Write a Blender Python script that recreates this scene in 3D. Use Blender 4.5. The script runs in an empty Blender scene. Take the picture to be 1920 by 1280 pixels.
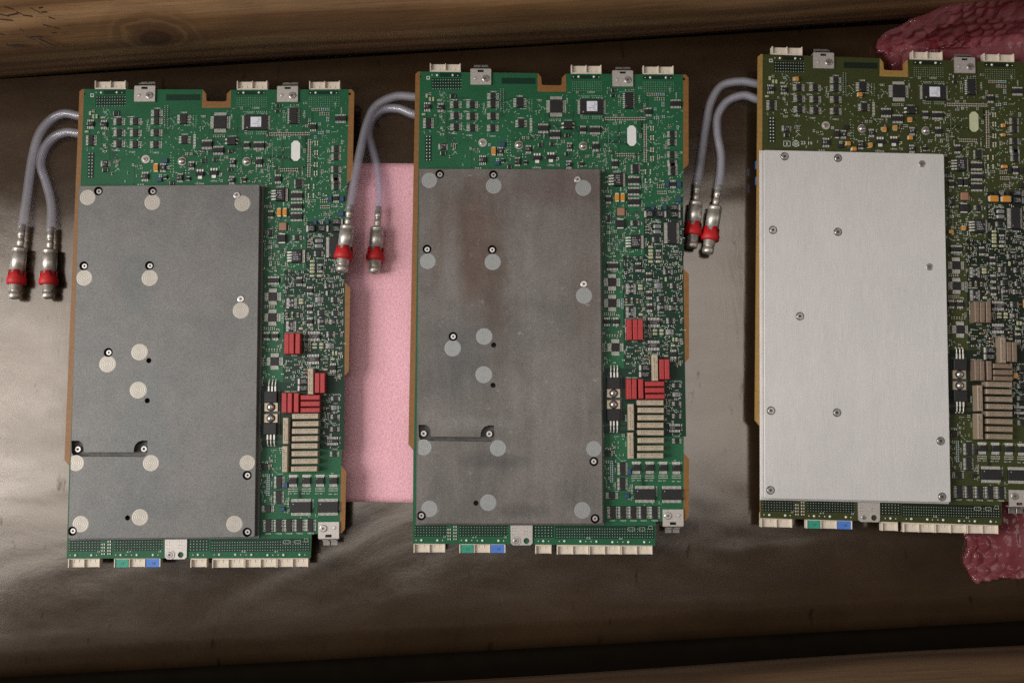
import bpy, math, random
from mathutils import Vector, Matrix
from mathutils.geometry import delaunay_2d_cdt

# ------------------------------------------------------------------ camera, world, light, exposure
sc = bpy.context.scene
COL = sc.collection
F_PX, CAM_H, PITCH, YAW = 1867.0, 785.2, -0.0931201, 0.0068728          # focal length in photo pixels, height in mm
R_CAM = Matrix.Rotation(PITCH, 3, 'X') @ Matrix.Rotation(YAW, 3, 'Y')
cam_data = bpy.data.cameras.new('camera')
cam = bpy.data.objects.new('camera', cam_data)
COL.objects.link(cam)
cam_data.sensor_width = 36.0
cam_data.lens = F_PX / 1920 * 36
cam_data.clip_start = 0.01
cam_data.clip_end = 50
cam.matrix_world = Matrix.Translation((0, 0, CAM_H / 1000)) @ R_CAM.transposed().to_4x4()
sc.camera = cam

world = bpy.data.worlds.new('World')
sc.world = world
world.use_nodes = True
bg = world.node_tree.nodes['Background']
bg.inputs['Color'].default_value = (1.0, 0.93, 0.86, 1)
bg.inputs['Strength'].default_value = 0.022

def area_lamp(name, loc, target, sx, sy, power, color):
    d = bpy.data.lights.new(name, 'AREA')
    d.shape = 'RECTANGLE'; d.size = sx; d.size_y = sy; d.energy = power; d.color = color
    o = bpy.data.objects.new(name, d); COL.objects.link(o)
    o.location = loc
    o.rotation_euler = (Vector(target) - Vector(loc)).to_track_quat('-Z', 'Y').to_euler()
    return o
area_lamp('window_light', (-3.0, -0.02, 2.5), (0.0, 0.05, 0.0), 2.3, 1.9, 174.0, (1.0, 0.965, 0.93))
area_lamp('ceiling_light', (-0.40, 0.36, 2.2), (-0.40, 0.36, 0.0), 2.4, 1.22, 13.5, (1.0, 0.95, 0.9)).rotation_euler.z += math.radians(6)
area_lamp('added_right_fill', (2.8, 0.30, 2.0), (0.0, 0.05, 0.0), 1.3, 1.3, 9.0, (1.0, 0.95, 0.9))  # added fill lamp on the right that softens shadows; not a real window
area_lamp('added_left_sheet_lamp', (-1.42, 0.06, 2.1), (-1.42, 0.06, 0.0), 0.42, 0.62, 0.8, (1.0, 0.96, 0.92))  # extra lamp added to brighten the left of the sheet

DENOISE = False
sc.view_settings.view_transform = 'Standard'
sc.view_settings.look = 'None'
sc.view_settings.exposure = 0.0
sc.view_settings.gamma = 1.0
sc.render.engine = 'CYCLES'
sc.cycles.use_denoising = DENOISE
sc.cycles.caustics_reflective = False
sc.cycles.caustics_refractive = False
sc.cycles.sample_clamp_indirect = 2.5
sc.cycles.max_bounces = 10
sc.cycles.transparent_max_bounces = 12

# ------------------------------------------------------------------ measured plan: photo pixel -> place
CX, CY = 30.0, 101.0                       # centre of a board in its own plan (mm)
PCB_Z = 20.0
POSE = [(-261.522, -12.249, 0.0102027, 0.0), (0.0, 0.0, 0.0, 0.0106863), (265.900, 15.477, -0.0213495, 0.0)]

def ground(px, py, z=0.0):
    """photo pixel -> point (mm) on the level plane at height z"""
    d = R_CAM.transposed() @ Vector(((px - 960) / F_PX, (640 - py) / F_PX, -1.0))
    t = (z - CAM_H) / d.z
    return Vector((d.x * t, d.y * t, z))

def plan(k, px, py, dz=0.0):
    """photo pixel over board k -> board plan coordinates (mm from the board's centre)"""
    w = ground(px, py, PCB_Z + dz)
    x, y, th, sy = POSE[k]
    dx, dy = w.x - x, w.y - y
    c, s = math.cos(th), math.sin(th)
    tx, ty = c * dx + s * dy, -s * dx + c * dy
    return (tx - CX, (ty - CY) / (1 + sy))

CROP = {  # enlargements of the photograph the plan was measured in: (board, x, y, scale)
    'A': (0, 140, 140, 6.096), 'B': (0, 390, 140, 6.0966), 'P': (0, 110, 330, 4.413), 'Q': (0, 110, 600, 4.923), 'R': (0, 110, 820, 4.924),
    'a': (1, 770, 110, 6.096), 'b': (1, 1010, 110, 6.0966), 'c': (1, 1110, 310, 6.4), 'd': (1, 1110, 500, 6.4),
    'e': (1, 1110, 680, 6.737), 'f': (1, 1110, 860, 6.737), 'g': (1, 760, 780, 4.741), 'p': (1, 0, 0, 1.0),
    'x': (2, 1410, 270, 3.656), 'y': (2, 1410, 600, 3.556), 'z': (2, 1410, 80, 5.819), 'w': (2, 1660, 80, 5.819),
    'u': (2, 1760, 280, 7.11), 'v': (2, 1760, 630, 6.737), 't': (2, 1760, 450, 6.737), 'n': (2, 0, 0, 1.0),
}
def L(crop, x, y, dz=0.0):
    k, x0, y0, s = CROP[crop]
    return plan(k, x0 + x / s, y0 + y / s, dz)
def size(crop, x, y, w, h, dz=0.0):
    a = L(crop, x - w / 2, y - h / 2, dz); b = L(crop, x + w / 2, y + h / 2, dz)
    return abs(b[0] - a[0]), abs(b[1] - a[1])

# ------------------------------------------------------------------ materials
MATS = {}
def nodes_of(name):
    m = bpy.data.materials.new(name); m.use_nodes = True
    return m, m.node_tree, m.node_tree.nodes['Principled BSDF']
def simple(name, col, rough=0.5, metal=0.0, var=0.12, scale=400.0, bump=0.0, spec=0.5, trans=0.0):
    """procedural: base colour broken up by noise, a little roughness variation and optional fine relief"""
    if name in MATS: return MATS[name]
    m, t, b = nodes_of(name)
    co = t.nodes.new('ShaderNodeTexCoord')
    n = t.nodes.new('ShaderNodeTexNoise'); n.inputs['Scale'].default_value = scale; n.inputs['Detail'].default_value = 4
    t.links.new(co.outputs['Object'], n.inputs['Vector'])
    r = t.nodes.new('ShaderNodeValToRGB')
    lo = [max(0, c * (1 - var)) for c in col]; hi = [min(1, c * (1 + var)) for c in col]
    r.color_ramp.elements[0].position = 0.3; r.color_ramp.elements[1].position = 0.7
    r.color_ramp.elements[0].color = (*lo, 1); r.color_ramp.elements[1].color = (*hi, 1)
    t.links.new(n.outputs['Fac'], r.inputs['Fac']); t.links.new(r.outputs['Color'], b.inputs['Base Color'])
    b.inputs['Roughness'].default_value = rough; b.inputs['Metallic'].default_value = metal
    b.inputs['Specular IOR Level'].default_value = spec
    b.inputs['Transmission Weight'].default_value = trans
    if bump:
        bp = t.nodes.new('ShaderNodeBump'); bp.inputs['Strength'].default_value = bump; bp.inputs['Distance'].default_value = 0.0004
        t.links.new(n.outputs['Fac'], bp.inputs['Height']); t.links.new(bp.outputs['Normal'], b.inputs['Normal'])
    MATS[name] = m
    return m

def link_noise(t, co, scale, detail=5, rough=0.6, vec=None, dist=0.0):
    n = t.nodes.new('ShaderNodeTexNoise'); n.inputs['Scale'].default_value = scale; n.inputs['Detail'].default_value = detail
    n.inputs['Roughness'].default_value = rough; n.inputs['Distortion'].default_value = dist
    t.links.new(vec if vec is not None else co.outputs['Object'], n.inputs['Vector'])
    return n
def ramp(t, fac, stops):
    r = t.nodes.new('ShaderNodeValToRGB'); e = r.color_ramp.elements
    while len(e) < len(stops): e.new(0.5)
    for i, (p, c) in enumerate(stops):
        e[i].position = p; e[i].color = (*c, 1) if len(c) == 3 else c
    t.links.new(fac, r.inputs['Fac'])
    return r
def mix(t, fac, a, b, mode='MIX'):
    n = t.nodes.new('ShaderNodeMix'); n.data_type = 'RGBA'; n.blend_type = mode
    if isinstance(fac, float): n.inputs[0].default_value = fac
    else: t.links.new(fac, n.inputs[0])
    for i, v in ((6, a), (7, b)):
        if isinstance(v, tuple): n.inputs[i].default_value = (*v, 1)
        else: t.links.new(v, n.inputs[i])
    return n.outputs[2]
def mapping(t, co, scale=(1, 1, 1), loc=(0, 0, 0), rot=(0, 0, 0)):
    m = t.nodes.new('ShaderNodeMapping'); m.inputs['Scale'].default_value = scale
    m.inputs['Location'].default_value = loc; m.inputs['Rotation'].default_value = rot
    t.links.new(co.outputs['Object'], m.inputs['Vector'])
    return m.outputs['Vector']

def pcb_mat(name, col, col2):
    m, t, b = nodes_of(name); co = t.nodes.new('ShaderNodeTexCoord')
    n1 = link_noise(t, co, 22, 4); n2 = link_noise(t, co, 900, 3)
    c1 = ramp(t, n1.outputs['Fac'], [(0.35, col), (0.68, col2)])
    c2 = ramp(t, n2.outputs['Fac'], [(0.3, (0.72, 0.72, 0.72)), (0.7, (1.25, 1.25, 1.25))])
    t.links.new(mix(t, 1.0, c1.outputs['Color'], c2.outputs['Color'], 'MULTIPLY'), b.inputs['Base Color'])
    b.inputs['Roughness'].default_value = 0.42; b.inputs['Specular IOR Level'].default_value = 0.25
    bp = t.nodes.new('ShaderNodeBump'); bp.inputs['Strength'].default_value = 0.25; bp.inputs['Distance'].default_value = 0.0002
    t.links.new(n2.outputs['Fac'], bp.inputs['Height']); t.links.new(bp.outputs['Normal'], b.inputs['Normal'])
    return m

def cast_mat(name, col, col2, stain=None, stain_at=None, brushed=False):
    """cast / brushed aluminium with blotches, grain and an optional stain of its own shape"""
    m, t, b = nodes_of(name); co = t.nodes.new('ShaderNodeTexCoord')
    n1 = link_noise(t, co, 14, 5, 0.65); n2 = link_noise(t, co, 1100, 2, 0.7)
    if brushed: n2 = link_noise(t, co, 1.0, 3, 0.7, mapping(t, co, (1500, 60, 1)))
    c1 = ramp(t, n1.outputs['Fac'], [(0.33, col), (0.66, col2)]).outputs['Color']
    if stain:
        for (sx, sy, rx, ry, amt, scol) in stain:
            v = mapping(t, co, (1 / rx, 1 / ry, 0), (-sx / rx, -sy / ry, 0))
            ln = t.nodes.new('ShaderNodeVectorMath'); ln.operation = 'LENGTH'; t.links.new(v, ln.inputs[0])
            nn = link_noise(t, co, 45, 6, 0.7)
            ad = t.nodes.new('ShaderNodeMath'); ad.operation = 'MULTIPLY_ADD'; ad.inputs[1].default_value = 1.6
            t.links.new(nn.outputs['Fac'], ad.inputs[0]); t.links.new(ln.outputs['Value'], ad.inputs[2])
            f = ramp(t, ad.outputs[0], [(0.0, (amt, amt, amt)), (1.0, (amt * 0.9, amt * 0.9, amt * 0.9))])
            f.color_ramp.elements[0].position = 0.95; f.color_ramp.elements[1].position = 1.0
            mr = t.nodes.new('ShaderNodeMapRange'); mr.inputs[1].default_value = 1.0; mr.inputs[2].default_value = 2.1
            mr.inputs[3].default_value = amt; mr.inputs[4].default_value = 0.0; mr.interpolation_type = 'SMOOTHSTEP'
            t.links.new(ad.outputs[0], mr.inputs[0])
            t.nodes.remove(f)
            c1 = mix(t, mr.outputs[0], c1, scol)
    st = link_noise(t, co, 1.0, 5, 0.7, mapping(t, co, (75, 11, 1)), 0.5)
    cst = ramp(t, st.outputs['Fac'], [(0.3, (0.86, 0.85, 0.85)), (0.7, (1.12, 1.12, 1.11))] if stain_at else [(0.3, (0.97,) * 3), (0.7, (1.03,) * 3)])
    c1 = mix(t, 1.0, c1, cst.outputs['Color'], 'MULTIPLY')
    k = 0.07 if brushed else 0.30
    c2 = ramp(t, n2.outputs['Fac'], [(0.3, (1 - k,) * 3), (0.7, (1 + k,) * 3)])
    n3 = link_noise(t, co, 60, 6, 0.75)
    c3 = ramp(t, n3.outputs['Fac'], [(0.32, (0.98 if brushed else 0.88,) * 3), (0.55, (1.0,) * 3), (0.75, (1.01 if brushed else 1.08,) * 3)])
    c = mix(t, 1.0, c1, c2.outputs['Color'], 'MULTIPLY')
    c = mix(t, 1.0, c, c3.outputs['Color'], 'MULTIPLY')
    if stain_at:
        sc1 = link_noise(t, co, 230, 3, 0.6); f1 = ramp(t, sc1.outputs['Fac'], [(0.66, (0, 0, 0)), (0.76, (0.55,) * 3)])
        c = mix(t, f1.outputs['Color'], c, (0.34, 0.33, 0.32))
    t.links.new(c, b.inputs['Base Color'])
    b.inputs['Metallic'].default_value = 0.35
    r = ramp(t, n1.outputs['Fac'], [(0.3, (0.48,) * 3), (0.7, (0.62,) * 3)])
    t.links.new(r.outputs['Color'], b.inputs['Roughness'])
    bp = t.nodes.new('ShaderNodeBump'); bp.inputs['Strength'].default_value = 0.3; bp.inputs['Distance'].default_value = 0.00015
    t.links.new(n2.outputs['Fac'], bp.inputs['Height']); t.links.new(bp.outputs['Normal'], b.inputs['Normal'])
    return m

def spot_mat(name, col):
    """turned spot face: concentric tool marks about the object's own centre"""
    m, t, b = nodes_of(name); co = t.nodes.new('ShaderNodeTexCoord')
    w = t.nodes.new('ShaderNodeTexWave'); w.wave_type = 'RINGS'; w.rings_direction = 'Z'
    w.inputs['Scale'].default_value = 210; w.inputs['Distortion'].default_value = 1.2; w.inputs['Detail'].default_value = 2
    t.links.new(co.outputs['Object'], w.inputs['Vector'])
    c = ramp(t, w.outputs['Fac'], [(0.2, tuple(x * 0.93 for x in col)), (0.8, tuple(min(1, x * 1.08) for x in col))])
    n = link_noise(t, co, 700, 3)
    c2 = ramp(t, n.outputs['Fac'], [(0.3, (0.88,) * 3), (0.7, (1.1,) * 3)])
    t.links.new(mix(t, 1.0, c.outputs['Color'], c2.outputs['Color'], 'MULTIPLY'), b.inputs['Base Color'])
    b.inputs['Metallic'].default_value = 0.3; b.inputs['Roughness'].default_value = 0.45
    bp = t.nodes.new('ShaderNodeBump'); bp.inputs['Strength'].default_value = 0.25; bp.inputs['Distance'].default_value = 0.0002
    t.links.new(w.outputs['Fac'], bp.inputs['Height']); t.links.new(bp.outputs['Normal'], b.inputs['Normal'])
    return m

def sheet_mat():
    m, t, b = nodes_of('dull_sheet_metal'); co = t.nodes.new('ShaderNodeTexCoord')
    big = link_noise(t, co, 3.0, 3, 0.5, mapping(t, co, (1, 2.2, 1), rot=(0, 0, 0.25)), 0.6)
    fine = link_noise(t, co, 1200, 2, 0.7)
    smear = link_noise(t, co, 9.0, 6, 0.65, mapping(t, co, (1.0, 2.5, 1), rot=(0, 0, 0.5)), 0.4)
    spots = link_noise(t, co, 60, 3, 0.5, mapping(t, co, (1.8, 0.7, 1), rot=(0, 0, -0.5)))
    c = ramp(t, smear.outputs['Fac'], [(0.3, (0.165, 0.148, 0.132)), (0.7, (0.225, 0.205, 0.186))])
    sp = ramp(t, spots.outputs['Fac'], [(0.24, (0.5, 0.47, 0.43)), (0.34, (1, 1, 1))])
    fg = ramp(t, fine.outputs['Fac'], [(0.3, (0.78,) * 3), (0.7, (1.2,) * 3)])
    cc = mix(t, 1.0, c.outputs['Color'], sp.outputs['Color'], 'MULTIPLY')
    t.links.new(mix(t, 1.0, cc, fg.outputs['Color'], 'MULTIPLY'), b.inputs['Base Color'])
    b.inputs['Metallic'].default_value = 1.0
    r = ramp(t, smear.outputs['Fac'], [(0.3, (0.12,) * 3), (0.7, (0.19,) * 3)])
    t.links.new(r.outputs['Color'], b.inputs['Roughness'])
    b1 = t.nodes.new('ShaderNodeBump'); b1.inputs['Strength'].default_value = 0.4; b1.inputs['Distance'].default_value = 0.008
    t.links.new(big.outputs['Fac'], b1.inputs['Height'])
    b2 = t.nodes.new('ShaderNodeBump'); b2.inputs['Strength'].default_value = 0.06; b2.inputs['Distance'].default_value = 0.0002
    cr = link_noise(t, co, 8.0, 5, 0.6, mapping(t, co, (1.3, 0.8, 1), rot=(0, 0, 0.6)), 1.2)
    bc = t.nodes.new('ShaderNodeBump'); bc.inputs['Strength'].default_value = 0.14; bc.inputs['Distance'].default_value = 0.0016
    t.links.new(cr.outputs['Fac'], bc.inputs['Height']); t.links.new(b1.outputs['Normal'], bc.inputs['Normal'])
    t.links.new(fine.outputs['Fac'], b2.inputs['Height']); t.links.new(bc.outputs['Normal'], b2.inputs['Normal'])
    t.links.new(b2.outputs['Normal'], b.inputs['Normal'])
    # brown diffuse film standing in for reflected timber, patchy, with short darker smears
    df = t.nodes.new('ShaderNodeBsdfDiffuse'); ms = t.nodes.new('ShaderNodeMixShader')
    gr = link_noise(t, co, 5.0, 6, 0.7, None, 0.3)
    gf = ramp(t, gr.outputs['Fac'], [(0.3, (0.05,) * 3), (0.7, (0.13,) * 3)])
    gc = mix(t, 1.0, (0.25, 0.145, 0.072), sp.outputs['Color'], 'MULTIPLY')
    gc = mix(t, 1.0, gc, fg.outputs['Color'], 'MULTIPLY')
    t.links.new(gc, df.inputs['Color']); t.links.new(gf.outputs['Color'], ms.inputs[0])
    t.links.new(b.outputs[0], ms.inputs[1]); t.links.new(df.outputs[0], ms.inputs[2])
    t.links.new(ms.outputs[0], t.nodes['Material Output'].inputs['Surface'])
    return m

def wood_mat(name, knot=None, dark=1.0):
    m, t, b = nodes_of(name); co = t.nodes.new('ShaderNodeTexCoord')
    v = mapping(t, co, (0.9, 9, 9))
    warp = link_noise(t, co, 1.0, 4, 0.6, mapping(t, co, (3.5, 12, 12)), 0.8)
    wv = t.nodes.new('ShaderNodeTexWave'); wv.wave_type = 'BANDS'; wv.bands_direction = 'Z'
    wv.inputs['Scale'].default_value = 1.1; wv.inputs['Distortion'].default_value = 12; wv.inputs['Detail'].default_value = 5; wv.inputs['Detail Scale'].default_value = 1.2
    t.links.new(v, wv.inputs['Vector'])
    fib = link_noise(t, co, 1.0, 6, 0.75, mapping(t, co, (14, 520, 520)))
    pore = link_noise(t, co, 1.0, 3, 0.6, mapping(t, co, (55, 900, 900)))
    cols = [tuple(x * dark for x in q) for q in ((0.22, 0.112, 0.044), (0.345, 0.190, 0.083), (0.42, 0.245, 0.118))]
    c = ramp(t, wv.outputs['Fac'], list(zip((0.05, 0.5, 0.95), cols))).outputs['Color']
    cf = ramp(t, fib.outputs['Fac'], [(0.3, (0.66,) * 3), (0.7, (1.2,) * 3)])
    c = mix(t, 1.0, c, cf.outputs['Color'], 'MULTIPLY')
    cp = ramp(t, pore.outputs['Fac'], [(0.30, (0.7,) * 3), (0.40, (1.0,) * 3)])
    c = mix(t, 1.0, c, cp.outputs['Color'], 'MULTIPLY')
    cw = ramp(t, warp.outputs['Fac'], [(0.3, (0.62,) * 3), (0.7, (1.18,) * 3)])
    c = mix(t, 1.0, c, cw.outputs['Color'], 'MULTIPLY')
    if knot:
        kx, kz, rx, rz = knot
        kv = mapping(t, co, (1 / rx, 0, 1 / rz), (-kx / rx, 0, -kz / rz))
        wob = link_noise(t, co, 1.0, 4, 0.6, mapping(t, co, (40, 60, 60)))
        ln = t.nodes.new('ShaderNodeVectorMath'); ln.operation = 'LENGTH'; t.links.new(kv, ln.inputs[0])
        ad = t.nodes.new('ShaderNodeMath'); ad.operation = 'MULTIPLY_ADD'; ad.inputs[1].default_value = 0.9
        t.links.new(wob.outputs['Fac'], ad.inputs[0]); t.links.new(ln.outputs['Value'], ad.inputs[2])
        sn = t.nodes.new('ShaderNodeMath'); sn.operation = 'MULTIPLY'; sn.inputs[1].default_value = 13.0; t.links.new(ad.outputs[0], sn.inputs[0])
        si = t.nodes.new('ShaderNodeMath'); si.operation = 'SINE'; t.links.new(sn.outputs[0], si.inputs[0])
        rg = ramp(t, si.outputs[0], [(0.0, (0.11, 0.052, 0.02)), (0.9, (0.26, 0.14, 0.06))])
        def band(lo, hi, top):
            mr = t.nodes.new('ShaderNodeMapRange'); mr.inputs[1].default_value = lo; mr.inputs[2].default_value = hi
            mr.inputs[3].default_value = top; mr.inputs[4].default_value = 0.0; mr.interpolation_type = 'SMOOTHSTEP'
            t.links.new(ad.outputs[0], mr.inputs[0]); return mr.outputs[0]
        c = mix(t, band(1.3, 2.9, 0.55), c, rg.outputs['Color'])
        c = mix(t, band(0.9, 1.45, 0.85), c, (0.055, 0.018, 0.007))
    t.links.new(c, b.inputs['Base Color'])
    b.inputs['Roughness'].default_value = 0.75
    bp = t.nodes.new('ShaderNodeBump'); bp.inputs['Strength'].default_value = 0.4; bp.inputs['Distance'].default_value = 0.0008
    t.links.new(fib.outputs['Fac'], bp.inputs['Height']); t.links.new(bp.outputs['Normal'], b.inputs['Normal'])
    return m

TIN = simple('tinned_lead', (0.80, 0.77, 0.71), 0.40, 0.25, 0.15, 900)
BLACK = simple('black_epoxy', (0.020, 0.019, 0.020), 0.55, 0, 0.25, 900, 0.1, 0.35)
GREYCHIP = simple('grey_epoxy', (0.20, 0.205, 0.22), 0.5, 0, 0.2, 900)
STEEL = simple('screw_steel', (0.58, 0.555, 0.53), 0.28, 0.8, 0.12, 500)
DARKSTEEL = simple('socket_steel', (0.19, 0.18, 0.17), 0.5, 0.6, 0.2, 900)
RUBBER = simple('black_washer', (0.012, 0.011, 0.010), 0.7, 0, 0.2, 900)
BRACKET = simple('plated_bracket', (0.56, 0.52, 0.485), 0.42, 0.45, 0.1, 700, 0.1)
BRACKET2 = simple('grey_tab_steel', (0.30, 0.275, 0.255), 0.35, 0.7, 0.15, 500)  # darker grey metal of the lower spring tabs
RED = simple('red_plastic_film', (0.40, 0.035, 0.038), 0.5, 0, 0.22, 800, 0.1)
TAN = simple('tan_relay_plastic', (0.46, 0.385, 0.285), 0.5, 0, 0.08, 500)
TAN3 = simple('brown_relay_plastic', (0.29, 0.228, 0.165), 0.5, 0, 0.1, 500)
UMBER = simple('umber_film_plastic', (0.195, 0.138, 0.098), 0.5, 0, 0.15, 600)
YELLOW = simple('amber_tantalum', (0.58, 0.25, 0.035), 0.45, 0, 0.12, 700)
BLUE = simple('dark_blue_ceramic', (0.03, 0.06, 0.15), 0.45, 0, 0.2, 700)
COPPER = simple('copper_brown_ceramic', (0.33, 0.17, 0.11), 0.5, 0, 0.15, 700)
CREAM = simple('cream_ceramic', (0.40, 0.41, 0.24), 0.5, 0, 0.15, 900)
SIENNA = simple('brown_ceramic', (0.16, 0.10, 0.06), 0.5, 0, 0.2, 900)
CYAN = simple('pale_blue_ceramic', (0.10, 0.24, 0.34), 0.5, 0, 0.2, 900)
HOUSING = simple('ivory_connector_plastic', (0.70, 0.62, 0.51), 0.5, 0, 0.05, 300, 0.05)
GREENINS = simple('green_insert_plastic', (0.03, 0.30, 0.20), 0.5, 0, 0.1, 300)
BLUEINS = simple('blue_insert_plastic', (0.07, 0.20, 0.62), 0.5, 0, 0.1, 300)
INK = simple('dark_print', (0.05, 0.035, 0.03), 0.6, 0, 0.2, 900)
GREYINK = simple('grey_laser_print', (0.42, 0.42, 0.44), 0.6, 0, 0.3, 900)
SILK = simple('silkscreen_ink', (0.72, 0.78, 0.70), 0.55, 0, 0.2, 900)
STICKER = simple('white_paper_sticker', (0.74, 0.77, 0.84), 0.55, 0, 0.03, 300)
WHITE = simple('white_patch_paper', (0.80, 0.80, 0.78), 0.55, 0, 0.03, 200)
WHITE3 = simple('cream_patch_paper', (0.52, 0.55, 0.36), 0.55, 0, 0.05, 200)
LAMINATE = simple('bare_laminate', (0.235, 0.105, 0.024), 0.5, 0, 0.16, 350, 0.1)
LAMINATE3 = simple('bare_laminate_yellow', (0.33, 0.195, 0.05), 0.5, 0, 0.14, 350, 0.1)
VIA = simple('tinned_via', (0.50, 0.60, 0.51), 0.4, 0.2, 0.3, 900)
SOLDER = simple('solder_pin', (0.70, 0.76, 0.68), 0.35, 0.2, 0.1, 500)
REDRING = simple('red_locking_plastic', (0.50, 0.010, 0.012), 0.55, 0, 0.08, 200)
COUPLING = simple('nickel_coupling', (0.56, 0.53, 0.48), 0.42, 0.7, 0.28, 260, 0.15)
COPPERBLUE = simple('blue_connector_plastic', (0.03, 0.17, 0.50), 0.5, 0, 0.1, 200)
RECESS = simple('dark_recess', (0.055, 0.05, 0.048), 0.55, 0.2, 0.2, 600)  # near-black sides and floors of screw pockets and small holes

# ------------------------------------------------------------------ mesh building (millimetres in, metres out)
def inside(p, poly):
    x, y = p; c = False; j = len(poly) - 1
    for i in range(len(poly)):
        xi, yi = poly[i]; xj, yj = poly[j]
        if (yi > y) != (yj > y) and x < (xj - xi) * (y - yi) / (yj - yi) + xi: c = not c
        j = i
    return c
def circle(cx, cy, r, n=20, a0=0.0):
    return [(cx + r * math.cos(a0 + 2 * math.pi * i / n), cy + r * math.sin(a0 + 2 * math.pi * i / n)) for i in range(n)]
def area2(poly):
    return sum(poly[i - 1][0] * poly[i][1] - poly[i][0] * poly[i - 1][1] for i in range(len(poly)))
def ccw(poly):
    return poly if area2(poly) > 0 else poly[::-1]

class MB:
    def __init__(self): self.v, self.f, self.m, self.s = [], [], [], []
    def face(self, idx, mi=0, smooth=False): self.f.append(idx); self.m.append(mi); self.s.append(smooth)
    def box(self, cx, cy, z0, w, h, d, mi=0, ch=0.0, rot=0.0, taper=0.0):
        b = len(self.v); c, s = math.cos(rot), math.sin(rot)
        rings = [(w / 2, h / 2, z0), (w / 2 - taper, h / 2 - taper, z0 + d - ch)]
        if ch: rings.append((w / 2 - taper - ch, h / 2 - taper - ch, z0 + d))
        for hx, hy, z in rings:
            for sx, sy in ((-1, -1), (1, -1), (1, 1), (-1, 1)):
                self.v.append((cx + c * sx * hx - s * sy * hy, cy + s * sx * hx + c * sy * hy, z))
        for r in range(len(rings) - 1):
            o = b + 4 * r
            for i in range(4):
                j = (i + 1) % 4; self.face((o + i, o + j, o + 4 + j, o + 4 + i), mi)
        t = b + 4 * (len(rings) - 1)
        self.face((t, t + 1, t + 2, t + 3), mi); self.face((b + 3, b + 2, b + 1, b), mi)
    def bar(self, x0, y0, x1, y1, w, z, d=0.06, mi=0):
        l = math.hypot(x1 - x0, y1 - y0)
        self.box((x0 + x1) / 2, (y0 + y1) / 2, z, l, w, d, mi, 0, math.atan2(y1 - y0, x1 - x0))
    def quad(self, pts, z, mi=0):
        b = len(self.v); self.v += [(p[0], p[1], z) for p in ccw(pts)]; self.face(tuple(range(b, b + len(pts))), mi)
    def lathe(self, prof, n=20, mi=0, cx=0.0, cy=0.0, cap=True, smooth=True):
        """profile of (radius, z) bottom to top about a vertical axis"""
        b = len(self.v)
        for r, z in prof:
            for i in range(n):
                a = 2 * math.pi * i / n; self.v.append((cx + r * math.cos(a), cy + r * math.sin(a), z))
        for k in range(len(prof) - 1):
            for i in range(n):
                j = (i + 1) % n; o = b + k * n
                self.face((o + i, o + j, o + n + j, o + n + i), mi, smooth)
        if cap:
            o = b + (len(prof) - 1) * n; self.face(tuple(range(o, o + n)), mi)
            self.face(tuple(range(b + n - 1, b - 1, -1)), mi)
    def fill(self, outline, holes, z, mi=0):
        pts, edges = [], []
        for lp in [outline] + holes:
            b = len(pts); pts += [Vector(p) for p in lp]
            edges += [(b + i, b + (i + 1) % len(lp)) for i in range(len(lp))]
        vs, _, fs, *_ = delaunay_2d_cdt(pts, edges, [], 0, 1e-7)
        b = len(self.v); self.v += [(p.x, p.y, z) for p in vs]
        for f in fs:
            c = (sum(vs[i].x for i in f) / 3, sum(vs[i].y for i in f) / 3)
            if inside(c, outline) and not any(inside(c, h) for h in holes):
                a = [(vs[i].x, vs[i].y) for i in f]
                self.face(tuple(b + i for i in (f if area2(a) > 0 else f[::-1])), mi)
    def wall(self, loop, z0, z1, mi=0, inward=False):
        lp = ccw(loop); lp = lp[::-1] if inward else lp
        b = len(self.v); n = len(lp)
        self.v += [(p[0], p[1], z0) for p in lp] + [(p[0], p[1], z1) for p in lp]
        for i in range(n):
            j = (i + 1) % n; self.face((b + i, b + j, b + n + j, b + n + i), mi)
    def slab(self, outline, holes, z0, z1, mi=0, side=0, bottom=True):
        self.fill(outline, holes, z1, mi); self.wall(outline, z0, z1, side)
        for h in holes: self.wall(h, z0, z1, side, True)
        if bottom:
            k = len(self.f); self.fill(outline, holes, z0, mi)
            for i in range(k, len(self.f)): self.f[i] = self.f[i][::-1]
    def tube(self, path, rad, n=14, mi=0, cap=True, flip=False):
        pts = [Vector(p) for p in path]; b = len(self.v); up = Vector((0, 0, 1))
        for i, p in enumerate(pts):
            d = (pts[min(i + 1, len(pts) - 1)] - pts[max(i - 1, 0)]).normalized()
            x = d.cross(up); x = x.normalized() if x.length > 1e-4 else Vector((1, 0, 0)); y = x.cross(d)
            r = rad[i] if isinstance(rad, list) else rad
            for j in range(n):
                a = 2 * math.pi * j / n; q = p + x * (r * math.cos(a)) + y * (r * math.sin(a)); self.v.append(tuple(q))
        for k in range(len(pts) - 1):
            for i in range(n):
                j = (i + 1) % n; o = b + k * n
                q = (o + i, o + j, o + n + j, o + n + i)
                self.face(q[::-1] if flip else q, mi, True)
        if cap:
            o = b + (len(pts) - 1) * n
            self.face(tuple(range(o, o + n)), mi); self.face(tuple(range(b + n - 1, b - 1, -1)), mi)
    def mesh(self, name, mats):
        me = bpy.data.meshes.new(name)
        me.from_pydata([(x / 1000, y / 1000, z / 1000) for x, y, z in self.v], [], self.f)
        for m in (mats if isinstance(mats, list) else [mats]): me.materials.append(m)
        me.polygons.foreach_set('material_index', self.m); me.polygons.foreach_set('use_smooth', self.s)
        me.update(); return me

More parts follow.
